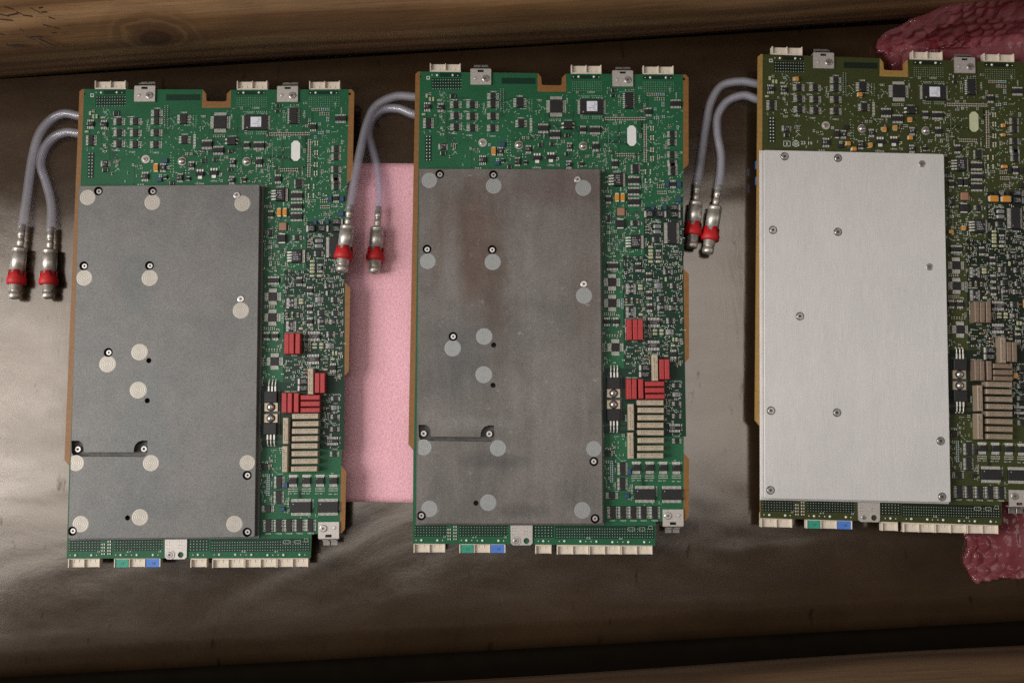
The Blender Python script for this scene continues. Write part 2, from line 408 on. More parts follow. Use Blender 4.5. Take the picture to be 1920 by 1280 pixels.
def add(name, data, parent=None, loc=(0, 0, 0), rz=0.0, mats=None):
    if isinstance(data, MB): data = data.mesh(name, mats)
    o = bpy.data.objects.new(name, data); COL.objects.link(o)
    o.location = (loc[0] / 1000, loc[1] / 1000, loc[2] / 1000); o.rotation_euler = (0, 0, rz)
    if parent is not None: o.parent = parent
    return o
def tag(o, label, cat, group=None, kind=None):
    o['label'] = label; o['category'] = cat
    if group: o['group'] = group
    if kind: o['kind'] = kind
    return o

_text = {}
def text_tris(s):
    """flat glyph triangles of a string, 1 unit high, from the built-in font"""
    if s not in _text:
        c = bpy.data.curves.new('glyphs', 'FONT'); c.body = s; c.size = 1.0; c.resolution_u = 1
        o = bpy.data.objects.new('glyphs', c); COL.objects.link(o)
        dg = bpy.context.evaluated_depsgraph_get()
        me = o.evaluated_get(dg).to_mesh()
        vs = [(v.co.x, v.co.y) for v in me.vertices]; fs = [tuple(p.vertices) for p in me.polygons]
        o.evaluated_get(dg).to_mesh_clear(); bpy.data.objects.remove(o); bpy.data.curves.remove(c)
        x0 = min(v[0] for v in vs); x1 = max(v[0] for v in vs); y0 = min(v[1] for v in vs); y1 = max(v[1] for v in vs)
        _text[s] = ([((x - x0) / (y1 - y0), (y - y0) / (y1 - y0)) for x, y in vs], fs, (x1 - x0) / (y1 - y0))
    return _text[s]
def put_text(mb, s, cx, cy, w, h, z, mi=0, rot=0.0):
    vs, fs, asp = text_tris(s); b = len(mb.v); c, sn = math.cos(rot), math.sin(rot)
    for x, y in vs:
        u, v = (x / asp - 0.5) * w, (y - 0.5) * h
        mb.v.append((cx + c * u - sn * v, cy + sn * u + c * v, z))
    for f in fs: mb.face(tuple(b + i for i in f), mi)
def scribble(mb, rng, cx, cy, w, h, rows, z, mi=0):
    """illegible small print: short strokes laid out like characters in rows"""
    rh = h / rows
    for r in range(rows):
        y = cy + h / 2 - (r + 0.5) * rh; x = cx - w / 2 + rng.random() * 0.2 * w; e = cx + w / 2 - rng.random() * 0.25 * w
        cw = rh * 0.62
        while x < e:
            if rng.random() < 0.85:
                for _ in range(2):
                    if rng.random() < 0.5: mb.box(x + rng.uniform(-.2, .2) * cw, y, z, cw * 0.28, rh * 0.62, 0.03, mi)
                    else: mb.box(x, y + rng.uniform(-.28, .28) * rh, z, cw * 0.7, rh * 0.2, 0.03, mi)
            x += cw

# ------------------------------------------------------------------ the setting: sheet metal floor between two timber walls
top_l, top_r = ground(0, 180), ground(1500, 88)
bot_l, bot_r = ground(0, 1272), ground(1920, 1166)
SLOPE = math.atan2(top_r.y - top_l.y, top_r.x - top_l.x)
def on_line(a, b, x): return a.y + (b.y - a.y) * (x - a.x) / (b.x - a.x)

def wavy_sheet():
    mb = MB(); nx, ny = 160, 60
    x0, x1 = -900.0, 900.0
    for j in range(ny + 1):
        for i in range(nx + 1):
            x = x0 + (x1 - x0) * i / nx; t = j / ny
            yb, yt = on_line(bot_l, bot_r, x), on_line(top_l, top_r, x) + 14
            y = yb + (yt - yb) * t
            e = max(0.0, 1 - (y - yb) / 26.0)                      # front edge rolls down a little
            mb.v.append((x, y, -5.0 * e * e))
    for j in range(ny):
        for i in range(nx):
            a = j * (nx + 1) + i; mb.face((a, a + 1, a + nx + 2, a + nx + 1), 0, True)
    n = len(mb.v)
    for i in range(nx + 1): x, y, z = mb.v[i]; mb.v.append((x, y, z - 3))
    for i in range(nx): mb.face((n + i, n + i + 1, i + 1, i), 0)
    return mb
sheet = add('metal_sheet', wavy_sheet(), mats=sheet_mat())
tag(sheet, 'dull grey sheet metal floor that the three circuit boards lie on', 'metal sheet', kind='structure')
crate_floor = MB(); crate_floor.box(0, 0, -40, 2600, 1500, 20)
cf = add('crate_floor', crate_floor, mats=simple('gap_shade_floor', (0.008, 0.006, 0.004), 1.0, 0, 0.1, 60, 0, 0.0)); cf['kind'] = 'structure'  # near-black colour stands in for the shade in the gap
tag(cf, 'floor in the gap below the metal sheet, coloured near-black for shade', 'floor', kind='structure')

def crate_wall(label, line_a, line_b, off, sign, knot, seed, dark=1.0):
    mid = Vector(((line_a.x + line_b.x) / 2, (line_a.y + line_b.y) / 2, 0))
    root = bpy.data.objects.new('crate_wall', None); COL.objects.link(root)
    ang = math.atan2(line_b.y - line_a.y, line_b.x - line_a.x)
    root.location = ((mid.x - math.sin(ang) * off * sign) / 1000, (mid.y + math.cos(ang) * off * sign) / 1000, -0.02)
    root.rotation_euler = (0, 0, ang)
    tag(root, label, 'wall')
    rng = random.Random(seed); z = 0.0
    def face_y(i, zz, h):                                          # lower timber: rounded foot, leaning face; upper plank: upright
        if i: return 54.0
        return 19.0 * max(0.0, 1 - zz / 120.0) ** 2 + 0.30 * max(0.0, zz - 80) * min(1.0, max(0.0, zz - 80) / 60.0)
    for i, h in enumerate((236.0, 570.0)):
        mb = MB(); nx, nz = 90, 26
        for side in (0, 1):                                        # slightly uneven sawn faces
            for j in range(nz + 1):
                for k in range(nx + 1):
                    x = -1150 + 2300 * k / nx; zz = h * j / nz
                    rnd = 5.0 * (max(0, 1 - (h - zz) / 14) ** 2)
                    wob = 1.2 * math.sin(x * 0.011 + i * 2 + seed) + 0.7 * math.sin(zz * 0.05 + x * 0.004)
                    y = (face_y(i, zz, h) + rnd + wob) * sign if side == 0 else (110 if i == 0 else 90) * sign
                    mb.v.append((x, y, zz))
        W = nx + 1; o2 = W * (nz + 1)
        for j in range(nz):
            for k in range(nx):
                a = j * W + k; q = (a, a + 1, a + 1 + W, a + W)
                r = tuple(v + o2 for v in q)
                mb.face(q if sign > 0 else q[::-1], 0, True); mb.face(r[::-1] if sign > 0 else r, 0, True)
        for k in range(nx):
            a = nz * W + k; q = (a, a + 1, a + 1 + o2, a + o2); mb.face(q if sign > 0 else q[::-1], 0)
            a = k; q = (a + o2, a + 1 + o2, a + 1, a); mb.face(q if sign > 0 else q[::-1], 0)
        p = add('plank' if i else 'timber_beam', mb, root, (0, 0, z), mats=wood_mat('sawn_wood', knot if i == 0 else None, dark))
        z += h + 0.6
    return root

# point on the top wall hit by a photo pixel, in the wall's own frame (x along, z up)
def wall_hit(root, px, py):
    d = R_CAM.transposed() @ Vector(((px - 960) / F_PX, (640 - py) / F_PX, -1.0))
    inv = Matrix.Rotation(-root.rotation_euler.z, 3, 'Z')
    o = inv @ (Vector((0, 0, CAM_H)) - root.location * 1000); dd = inv @ d
    t = -o.y / dd.y
    for _ in range(8):
        zz = (o + dd * t).z; t = (19.0 * max(0.0, 1 - zz / 120.0) ** 2 + 0.30 * max(0.0, zz - 80) * min(1.0, max(0.0, zz - 80) / 60.0) - o.y) / dd.y
    return o + dd * t
wall_back = crate_wall('rough brown timber wall with a dark knot behind the boards', top_l, top_r, 4, 1, (-0.30, 0.11, 0.034, 0.03), 3)
kh = wall_hit(wall_back, 290, 72)
for p_ in [q for q in wall_back.children if q.name.startswith('timber_beam')]:
    p_.data.materials[0] = wood_mat('knotty_wood', (kh.x / 1000, kh.z / 1000, 0.020, 0.017))
wall_front = crate_wall('timber wall coloured darker for shade along the bottom edge, nearest the camera', bot_l, bot_r, 5, -1, None, 8, 0.42)  # wood colour darkened to stand in for shade on this wall
stamp = MB(); rng = random.Random(5)
for i in range(26):
    h0 = wall_hit(wall_back, rng.uniform(2, 108), rng.uniform(4, 84))
    a = rng.uniform(-0.9, 0.2); l = rng.uniform(3, 9)
    b = len(stamp.v); ca, sa = math.cos(a) * l / 2, math.sin(a) * l / 2
    for u, v in ((-ca, -sa - .7), (ca, sa - .7), (ca, sa + .8), (-ca, -sa + .8)): stamp.v.append((h0.x + u, h0.y - 2.4 + 0.26 * v, h0.z + v))
    stamp.face((b, b + 1, b + 2, b + 3))
so = add('stamp_mark', stamp, wall_back, mats=INK); so['kind'] = 'stuff'

# ------------------------------------------------------------------ pink foam sheet and bubble wrap
def foam_mat():
    m, t, b = nodes_of('pink_foam'); co = t.nodes.new('ShaderNodeTexCoord')
    n = link_noise(t, co, 520, 4, 0.75); v = t.nodes.new('ShaderNodeTexVoronoi'); v.inputs['Scale'].default_value = 800
    t.links.new(co.outputs['Object'], v.inputs['Vector'])
    c = ramp(t, n.outputs['Fac'], [(0.3, (0.78, 0.34, 0.41)), (0.72, (0.97, 0.60, 0.67))])
    t.links.new(c.outputs['Color'], b.inputs['Base Color']); b.inputs['Roughness'].default_value = 0.6
    b.inputs['Subsurface Weight'].default_value = 0.0
    bp = t.nodes.new('ShaderNodeBump'); bp.inputs['Strength'].default_value = 0.35; bp.inputs['Distance'].default_value = 0.0005
    t.links.new(v.outputs['Distance'], bp.inputs['Height']); t.links.new(bp.outputs['Normal'], b.inputs['Normal'])
    return m
fa, fb, fc_, fd = ground(590, 304, 4), ground(800, 306, 4), ground(800, 942, 4), ground(590, 940, 4)
foam = MB(); nx, ny = 24, 60
c0 = ((fa.x + fb.x + fc_.x + fd.x) / 4, (fa.y + fb.y + fc_.y + fd.y) / 4)
for j in range(ny + 1):
    for i in range(nx + 1):
        u, v = i / nx, j / ny
        p = (fd.lerp(fc_, u)).lerp(fa.lerp(fb, u), v)
        edge = min(1, min(u, 1 - u) * 30, min(v, 1 - v) * 60)
        foam.v.append((p.x - c0[0], p.y - c0[1], 2.6 + 1.2 * edge + 0.25 * math.sin(u * 9 + v * 14)))
for j in range(ny):
    for i in range(nx):
        a = j * (nx + 1) + i; foam.face((a, a + 1, a + nx + 2, a + nx + 1), 0, True)
ring = [i for i in range(nx + 1)] + [(j * (nx + 1) + nx) for j in range(1, ny + 1)] + [ny * (nx + 1) + i for i in range(nx - 1, -1, -1)] + [j * (nx + 1) for j in range(ny - 1, 0, -1)]
b0 = len(foam.v)
for i in ring: x, y, z = foam.v[i]; foam.v.append((x, y, 0.0))
for i in range(len(ring)):
    j = (i + 1) % len(ring); foam.face((b0 + i, b0 + j, ring[j], ring[i]), 0)
foam.face(tuple(b0 + i for i in range(len(ring)))[::-1], 0)
fo = add('foam_sheet', foam, loc=(c0[0], c0[1], 0), mats=foam_mat())
tag(fo, 'pink foam sheet lying under and between the left and middle boards', 'foam sheet')

def wrap_mat():
    m, t, b = nodes_of('pink_bubble_film'); co = t.nodes.new('ShaderNodeTexCoord')
    n = link_noise(t, co, 40, 4, 0.6)
    c = ramp(t, n.outputs['Fac'], [(0.3, (0.42, 0.10, 0.12)), (0.7, (0.66, 0.28, 0.31))])
    t.links.new(c.outputs['Color'], b.inputs['Base Color'])
    b.inputs['Roughness'].default_value = 0.10; b.inputs['IOR'].default_value = 1.5
    b.inputs['Alpha'].default_value = 0.42; b.inputs['Specular IOR Level'].default_value = 0.9
    tr = t.nodes.new('ShaderNodeBsdfTransparent'); tr.inputs['Color'].default_value = (0.86, 0.52, 0.55, 1)
    gl = t.nodes.new('ShaderNodeMixShader'); b.inputs['Coat Weight'].default_value = 1.0; b.inputs['Coat Roughness'].default_value = 0.06; gl.inputs[0].default_value = 0.26; b.inputs['Alpha'].default_value = 1.0
    t.links.new(tr.outputs[0], gl.inputs[1]); t.links.new(b.outputs[0], gl.inputs[2])
    t.links.new(gl.outputs[0], t.nodes['Material Output'].inputs['Surface'])
    return m
WRAP = wrap_mat()
def vnoise(x, y, seed):
    def h(i, j):
        n = (i * 374761393 + j * 668265263 + seed * 1442695041) & 0xffffffff
        n = ((n ^ (n >> 13)) * 1274126177) & 0xffffffff
        return ((n ^ (n >> 16)) & 0xffff) / 65535.0
    i, j = math.floor(x), math.floor(y); u, v = x - i, y - j
    u, v = u * u * (3 - 2 * u), v * v * (3 - 2 * v)
    return (h(i, j) * (1 - u) + h(i + 1, j) * u) * (1 - v) + (h(i, j + 1) * (1 - u) + h(i + 1, j + 1) * u) * v
def ridged(x, y, seed):
    z, a = 0.0, 1.0
    for o in range(3):
        z += a * (1 - abs(2 * vnoise(x, y, seed + 17 * o) - 1)) ** 2; x, y, a = x * 2.1 + 3.7, y * 2.1 + 1.3, a * 0.5
    return z / 1.75
def bubble_wrap(label, length, width, place, edge, seed, amp, bub_h):
    """crumpled film of air cushions; place(u, v) -> (point, normal), edge(u, v) -> inside the ragged outline"""
    st = 1.25; nu, nv = int(length / st), int(width / st)
    P = 10.5; top, bot = {}, {}
    mb = MB(); org = place(length / 2, width / 2)[0]; org = Vector((org.x, org.y, 0))
    for j in range(nv + 1):
        for i in range(nu + 1):
            u, v = i * st, j * st
            if not edge(u + 10 * (vnoise(u / 16, v / 16, seed + 40) - .5), v + 10 * (vnoise(u / 16 + 9, v / 16, seed + 41) - .5)): continue
            uu = u + 7 * (vnoise(u / 18, v / 18, seed) - .5); vv = v + 7 * (vnoise(u / 18 + 7, v / 18, seed) - .5)
            row = math.floor(vv / (P * .866)); best = 9e9
            for r in (row - 1, row, row + 1):
                by = (r + .5) * P * .866; ox = P / 2 if r % 2 else 0
                bx = (math.floor((uu - ox) / P) + .5) * P + ox; best = min(best, math.hypot(uu - bx, vv - by))
            q = best / 4.9
            full = max(0.0, min(1.0, (vnoise(u / 20 + 3, v / 20, seed + 3) - .22) * 2.4))          # some cushions have gone flat
            d = bub_h * math.sqrt(max(0, 1 - q * q)) * full + amp * vnoise(u / 24, v / 24, seed + 5) * ridged(u / 48, v / 48, seed + 4) + 2.2 * ridged(u / 24, v / 20, seed + 6) ** 3 + 1.3 * ridged(u / 8, v / 9, seed + 8) ** 2
            p, n = place(u, v); w = p + n * (d + .6) - org
            top[i, j] = len(mb.v); mb.v.append(tuple(w))
            w = p + n * .15 - org; bot[i, j] = len(mb.v); mb.v.append(tuple(w))
    border = {}
    for (i, j) in list(top):
        k = ((i, j), (i + 1, j), (i + 1, j + 1), (i, j + 1))
        if all(q in top for q in k):
            mb.face(tuple(top[q] for q in k), 0, True); mb.face(tuple(bot[q] for q in k)[::-1], 0, True)
            for e in range(4): border[k[e], k[(e + 1) % 4]] = 1
    for (a_, b_) in border:
        if (b_, a_) not in border: mb.face((top[a_], bot[a_], bot[b_], top[b_]), 0)
    return tag(add('bubble_wrap', mb, loc=(org.x, org.y, 0), mats=WRAP), label, 'bubble wrap', 'pieces of pink bubble wrap')
# piece behind the olive board: lies on the floor and climbs the foot of the timber wall
wx0, wx1 = ground(1622, 78).x, ground(2010, 60).x
def heap(u, v):
    x = wx0 + u; yw = on_line(top_l, top_r, x) + 2
    flat = 34.0
    if v < flat: return Vector((x, yw - flat + v - 3, 1.0)), Vector((0, 0, 1))
    a = min(1.0, (v - flat) / 16.0) * math.radians(74); s_ = v - flat
    k = min(s_, 16.0); rad = 16.0 / math.radians(74)
    y, z = rad * math.sin(k / rad), rad * (1 - math.cos(k / rad))
    if s_ > 16: y += (s_ - 16) * math.cos(math.radians(74)); z += (s_ - 16) * math.sin(math.radians(74))
    return Vector((x, yw - 11 + y - 3, 1.0 + z)), Vector((0, -math.sin(a), math.cos(a)))
wlen = wx1 - wx0
bubble_wrap('crumpled pink bubble wrap heaped against the wooden wall above the olive board', wlen, 130, heap,
            lambda u, v: u > 6 + 10 * abs(v - 45) / 45 and 5 < v < 62 + 58 * min(1, u / 95.0) - 6 and v > 5 + max(0, 22 - u) * .9, 11, 11, 2.4)
bx0, by0 = ground(1800, 1096).x, ground(1800, 1096).y
def corner(u, v): return Vector((bx0 + u, by0 + v + u * .03, 0.6)), Vector((0, 0, 1))
bubble_wrap('corner of pink bubble wrap sticking out from under the olive board, bottom right', 95, 90, corner,
            lambda u, v: u > 3 + max(0, 14 - v) * .9 and v > 2.5, 23, 5, 2.0)

# ------------------------------------------------------------------ component library (shared meshes)
CACHE = {}
def cached(key, maker):
    if key not in CACHE: CACHE[key] = maker()
    return CACHE[key]

def screw_mesh(r, hgt, star=0.5):
    def mk():
        mb = MB(); n = 24
        pts = []
        for i in range(24):
            a = 2 * math.pi * i / 24; rr = r * star * (1.0 + 0.18 * math.cos(6 * a)); pts.append((rr * math.cos(a), rr * math.sin(a)))
        rim = circle(0, 0, r * 0.84, n)
        mb.fill(rim, [pts], hgt, 0); mb.wall(pts, hgt * 0.35, hgt, 1, True); mb.fill(pts, [], hgt * 0.35, 1)
        mb.lathe([(r, 0), (r, hgt * 0.7), (r * 0.95, hgt * 0.9), (r * 0.84, hgt)], n, 0, cap=False)
        return mb.mesh('screw', [STEEL, DARKSTEEL])
    return cached(('screw', round(r, 2), round(hgt, 2), star), mk)

def dome_screw():
    def mk():
        m = MB(); m.lathe([(2.6, .35), (2.6, .9), (2.2, 1.7), (1.3, 2.2), (.5, 2.35)], 24, 0); m.lathe([(.8, 2.0), (.8, 2.39)], 6, 1, smooth=False)
        return m.mesh('screw', [STEEL, DARKSTEEL])
    return cached('domescrew', mk)
def chip_meshes(w, h, style, n, ow, hgt, mat, mark, seed):
    """body mesh and lead mesh of a surface-mount package; ow = overall width across the leads"""
    key = ('chip', round(w, 2), round(h, 2), style, n, round(ow, 2), hgt, mat.name, mark, seed if mark else 0)
    def mk():
        b = MB(); b.box(0, 0, 0.25, w, h, hgt - 0.25, 0, 0.18, 0, 0.12)
        if style == 'lr' or style == 'tb': b.lathe([(min(w, h) * .05, hgt), (min(w, h) * .05, hgt + 0.01)], 8, 1, -w * .36, -h * .36 if style == 'lr' else h * .3)
        if mark: scribble(b, random.Random(seed), 0, 0, w * 0.8, h * 0.75, mark, hgt + 0.02, 1)
        l = MB()
        def pin(x, y, dx, dy, ln, pw):
            cx, cy = x + dx * ln / 2, y + dy * ln / 2
            fx, fy = (ln * 0.68, pw) if dx else (pw, ln * 0.68)
            l.box(cx + dx * ln * 0.16, cy + dy * ln * 0.16, 0.08, fx, fy, 0.22)
            sx, sy = (ln * 0.45, pw) if dx else (pw, ln * 0.45)
            l.box(x + dx * ln * 0.2, y + dy * ln * 0.2, 0.3, sx, sy, max(0.25, hgt * 0.45 - 0.2))
        if style in ('lr', 'q'):
            ln = (ow - w) / 2; p = h * 0.94 / n
            for i in range(n):
                y = (i - (n - 1) / 2) * p
                pin(-w / 2, y, -1, 0, ln, p * 0.42); pin(w / 2, y, 1, 0, ln, p * 0.42)
        if style in ('tb', 'q'):
            ln = (ow - w) / 2 if style == 'q' else (ow - h) / 2; p = w * 0.94 / n
            for i in range(n):
                x = (i - (n - 1) / 2) * p
                pin(x, h / 2, 0, 1, ln, p * 0.42); pin(x, -h / 2, 0, -1, ln, p * 0.42)
        return b.mesh('integrated_circuit', [mat, GREYINK]), (l.mesh('leads', TIN) if l.v else None)
    return cached(key, mk)

def block_mesh(name, w, h, d, mat, ch=0.3, ends=None):
    def mk():
        mb = MB()
        if ends:
            a, b = (0.18 * w, h) if w >= h else (w, 0.18 * h)
            if w >= h:
                mb.box(0, 0, 0.15, w * 0.8, h, d - 0.15, 0, ch)
                for s in (-1, 1): mb.box(s * w * 0.44, 0, 0.08, w * 0.14, h * 0.8, d * 0.55, 1)
            else:
                mb.box(0, 0, 0.15, w, h * 0.8, d - 0.15, 0, ch)
                for s in (-1, 1): mb.box(0, s * h * 0.44, 0.08, w * 0.8, h * 0.14, d * 0.55, 1)
        else: mb.box(0, 0, 0.1, w, h, d - 0.1, 0, ch)
        return mb.mesh(name, [mat, TIN])
    return cached((name, round(w, 2), round(h, 2), d, mat.name, bool(ends)), mk)

# ------------------------------------------------------------------ the layout shared by the three boards (measured on the middle one)
# packages: crop, centre x, y, body w, h, leads style, leads per side, overall across leads, height mm, marking rows
CHIPS = [('a', x, y, 58, 82, 'lr', 5, 132, 1.7, 0) for x, y in ((515, 530), (703, 530), (520, 660), (705, 663), (520, 785), (706, 795), (940, 435), (940, 527), (940, 662), (938, 797))] + [
    ('a', 1248, 508, 84, 112, 'lr', 6, 150, 1.8, 0), ('a', 1262, 745, 70, 92, 'lr', 5, 132, 1.7, 0),
    ('a', 190, 555, 82, 55, 'tb', 4, 105, 1.6, 1), ('a', 342, 562, 76, 55, 'tb', 4, 105, 1.6, 1), ('a', 202, 742, 58, 122, 'lr', 7, 118, 1.7, 0),
    ('a', 370, 1010, 62, 72, 'lr', 5, 108, 1.6, 2), ('a', 822, 1162, 86, 62, 'tb', 4, 108, 1.6, 1), ('a', 1022, 1062, 72, 58, 'tb', 4, 100, 1.6, 1),
    ('a', 1345, 1040, 70, 52, 'tb', 4, 96, 1.6, 1), ('a', 1220, 1180, 66, 66, 'tb', 4, 100, 1.6, 1), ('a', 1515, 800, 125, 62, 'tb', 7, 108, 1.7, 0),
    ('b', 200, 550, 146, 152, 'q', 11, 226, 1.8, 0), ('b', 605, 555, 270, 172, 'lr', 14, 320, 1.6, 0), ('b', 1030, 485, 96, 186, 'lr', 8, 138, 2.2, 0),
    ('b', 1255, 613, 76, 58, 'tb', 4, 98, 1.6, 0), ('b', 1565, 520, 128, 58, 'tb', 7, 100, 1.7, 0), ('b', 335, 768, 100, 92, 'lr', 2, 148, 2.6, 0),
    ('b', 185, 870, 125, 58, 'tb', 7, 102, 1.7, 0), ('b', 505, 815, 72, 48, 'tb', 5, 92, 1.6, 0), ('b', 642, 820, 128, 54, 'tb', 8, 98, 1.6, 0),
    ('b', 350, 1010, 66, 54, 'tb', 4, 98, 1.6, 1), ('b', 650, 1008, 76, 62, 'tb', 4, 112, 1.6, 0), ('b', 345, 1215, 66, 54, 'tb', 4, 98, 1.6, 1)] + [
    ('b', 1523, y, 58, 78, 'lr', 5, 112, 1.6, 0) for y in (868, 960, 1100, 1196)] + [('c', 968, y, 60, 74, 'lr', 5, 116, 1.6, 0) for y in (14, 88)] + [
    ('b', 868, 1205, 76, 60, 'tb', 4, 105, 1.6, 0), ('c', 520, 48, 76, 112, 'lr', 7, 112, 1.7, 0),
    ('c', 500, 188, 146, 62, 'tb', 8, 106, 1.7, 0), ('c', 500, 314, 146, 56, 'tb', 8, 100, 1.7, 0), ('c', 500, 442, 146, 66, 'tb', 8, 106, 1.7, 0),
    ('c', 195, 412, 72, 56, 'tb', 4, 100, 1.6, 0), ('c', 195, 635, 50, 78, 'lr', 3, 62, 1.6, 1), ('c', 515, 695, 60, 62, 'lr', 4, 108, 1.6, 0),
    ('c', 970, 228, 72, 54, 'tb', 4, 100, 1.6, 0), ('c', 955, 815, 112, 262, 'lr', 17, 188, 2.3, 0), ('c', 775, 892, 66, 66, 'lr', 4, 112, 1.6, 0),
    ('c', 795, 1065, 70, 54, 'tb', 4, 102, 1.6, 1), ('c', 245, 1208, 146, 58, 'tb', 8, 102, 1.7, 0), ('c', 552, 1222, 74, 62, 'tb', 4, 108, 1.6, 0),
    ('d', 240, 187, 102, 104, 'q', 8, 194, 1.7, 0), ('d', 242, 437, 102, 104, 'q', 8, 194, 1.7, 0), ('d', 280, 967, 102, 104, 'q', 8, 194, 1.7, 0),
    ('d', 178, 660, 78, 54, 'tb', 4, 104, 1.6, 0), ('d', 283, 660, 78, 54, 'tb', 4, 104, 1.6, 0),
    ('d', 465, 268, 56, 132, 'lr', 8, 122, 1.6, 2), ('d', 465, 545, 56, 132, 'lr', 8, 122, 1.6, 2),
    ('d', 680, 118, 76, 50, 'tb', 4, 98, 1.6, 0), ('d', 685, 340, 72, 50, 'tb', 4, 104, 1.6, 0), ('d', 688, 492, 76, 52, 'tb', 4, 104, 1.6, 0),
    ('d', 910, 66, 66, 62, 'lr', 4, 116, 1.6, 1), ('d', 985, 230, 52, 66, 'lr', 4, 104, 1.6, 0),
    ('d', 830, 390, 66, 66, 'lr', 4, 108, 1.6, 0), ('d', 835, 490, 66, 66, 'lr', 4, 108, 1.6, 1), ('d', 992, 395, 54, 58, 'lr', 4, 94, 1.6, 0),
    ('d', 972, 495, 56, 66, 'lr', 4, 104, 1.6, 2), ('d', 740, 668, 152, 52, 'tb', 8, 116, 1.7, 2), ('d', 738, 945, 152, 56, 'tb', 8, 118, 1.7, 2),
    ('d', 940, 648, 52, 72, 'lr', 4, 104, 1.6, 0), ('d', 975, 1050, 80, 60, 'tb', 4, 108, 1.6, 0),
    ('e', 1068, 285, 58, 58, 'lr', 4, 116, 1.6, 0), ('e', 1068, 515, 56, 60, 'lr', 4, 116, 1.6, 0), ('e', 1068, 672, 56, 60, 'lr', 4, 116, 1.6, 0),
    ('e', 1040, 822, 152, 48, 'tb', 8, 104, 1.6, 1), ('e', 1070, 985, 60, 68, 'lr', 4, 116, 1.6, 0), ('e', 195, 1142, 90, 70, 'lr', 4, 130, 1.6, 0),
    ('f', 250, 462, 84, 86, 'lr', 5, 152, 1.7, 0), ('f', 385, 125, 76, 162, 'lr', 9, 132, 1.8, 0), ('f', 383, 316, 76, 162, 'lr', 9, 132, 1.8, 0),
    ('f', 665, 445, 262, 138, 'tb', 16, 212, 2.2, 0), ('f', 1005, 447, 262, 138, 'tb', 16, 212, 2.2, 0)] + [
    ('f', x, y, 106, 82, 'tb', 7, 156, 1.7, 0) for x, y in ((557, 110), (727, 110), (897, 112), (1065, 114))] + [
    ('f', x, 675, 76, 160, 'lr', 8, 140, 1.7, 0) for x in (262, 390, 520, 650, 790)]
GREYS = [('d', 795, 228, 46, 66, 'lr', 4, 96, 1.6, 1), ('d', 930, 785, 46, 68, 'lr', 4, 96, 1.6, 1), ('e', 1065, 400, 48, 62, 'lr', 4, 100, 1.6, 1)]
# small two-terminal blocks: crop, x, y, w, h, height, kind
BLOCKS = [('a', 948, 1063, 52, 94, 2.2, 'tantalum'), ('c', 298, 390, 52, 100, 2.4, 'tantalum'), ('c', 366, 390, 52, 100, 2.4, 'tantalum'),
    ('c', 346, 563, 88, 92, 2.2, 'copper'), ('c', 338, 705, 94, 112, 2.8, 'black'), ('a', 480, 435, 60, 54, 1.8, 'black2'),
    ('a', 1050, 985, 56, 50, 1.7, 'blue'), ('a', 990, 1200, 52, 48, 1.7, 'blue'), ('c', 902, 232, 42, 60, 1.7, 'blue'), ('c', 1040, 235, 50, 64, 1.7, 'blue'),
    ('c', 730, 512, 36, 52, 1.6, 'blue'), ('c', 875, 512, 36, 52, 1.6, 'blue'), ('c', 1040, 415, 52, 58, 1.7, 'blue'), ('f', 470, 160, 46, 70, 1.7, 'blue'), ('f', 438, 465, 52, 52, 1.7, 'blue'),
    ('a', 1052, 1170, 44, 44, 1.5, 'black2'), ('a', 1312, 1192, 44, 44, 1.5, 'black2'), ('a', 1480, 990, 46, 44, 1.5, 'black2'), ('a', 1128, 1240, 46, 44, 1.5, 'black2'),
    ('b', 150, 980, 48, 44, 1.5, 'black2'), ('b', 320, 882, 44, 42, 1.4, 'black2'), ('b', 320, 1092, 44, 42, 1.4, 'black2'), ('b', 490, 1210, 42, 52, 1.6, 'black2'),
    ('b', 850, 366, 44, 40, 1.4, 'black2'), ('a', 370, 1086, 60, 46, 1.5, 'black2'), ('b', 850, 428, 60, 30, 1.3, 'black2'),
    ('c', 780, 736, 82, 44, 1.8, 'grey'), ('c', 780, 800, 82, 44, 1.8, 'grey'),
    ('c', 704, 980, 52, 28, 1.0, 'cream'), ('c', 704, 1026, 52, 34, 1.0, 'cream'), ('c', 704, 1066, 52, 34, 1.0, 'cream'), ('c', 704, 1106, 52, 34, 1.0, 'cream'), ('c', 704, 1156, 52, 30, 1.0, 'cream'), ('c', 794, 1156, 52, 30, 1.0, 'cream'),
    ('d', 580, 228, 50, 28, 1.0, 'cream'), ('d', 580, 264, 50, 34, 1.0, 'cream'), ('d', 410, 410, 28, 46, 1.0, 'cream2'), ('d', 476, 410, 28, 46, 1.0, 'cream2'), ('d', 542, 410, 28, 46, 1.0, 'cream2'), ('d', 585, 574, 46, 30, 1.0, 'cream'),
    ('d', 755, 765, 50, 30, 1.0, 'cream'), ('d', 834, 765, 44, 34, 1.0, 'cream'), ('d', 755, 806, 50, 28, 1.0, 'cream'), ('d', 834, 806, 44, 28, 1.0, 'cream'), ('d', 974, 874, 24, 42, 1.0, 'cream'), ('d', 1012, 874, 26, 42, 1.0, 'cream'),
    ('d', 972, 945, 48, 26, 1.0, 'cream'), ('d', 884, 990, 46, 26, 1.0, 'cream2'), ('d', 888, 1070, 46, 26, 1.0, 'cream'), ('d', 884, 152, 26, 48, 1.0, 'cream'), ('d', 540, 1010, 44, 24, 1.0, 'cream2'), ('d', 652, 1068, 44, 26, 1.0, 'cream2'), ('d', 652, 1108, 44, 26, 1.0, 'cream2'),
    ('a', 184, 428, 26, 40, 0.9, 'cream'), ('a', 222, 466, 24, 40, 0.9, 'cream'), ('a', 258, 466, 24, 40, 0.9, 'cream'), ('a', 150, 640, 40, 22, 0.9, 'cream')]
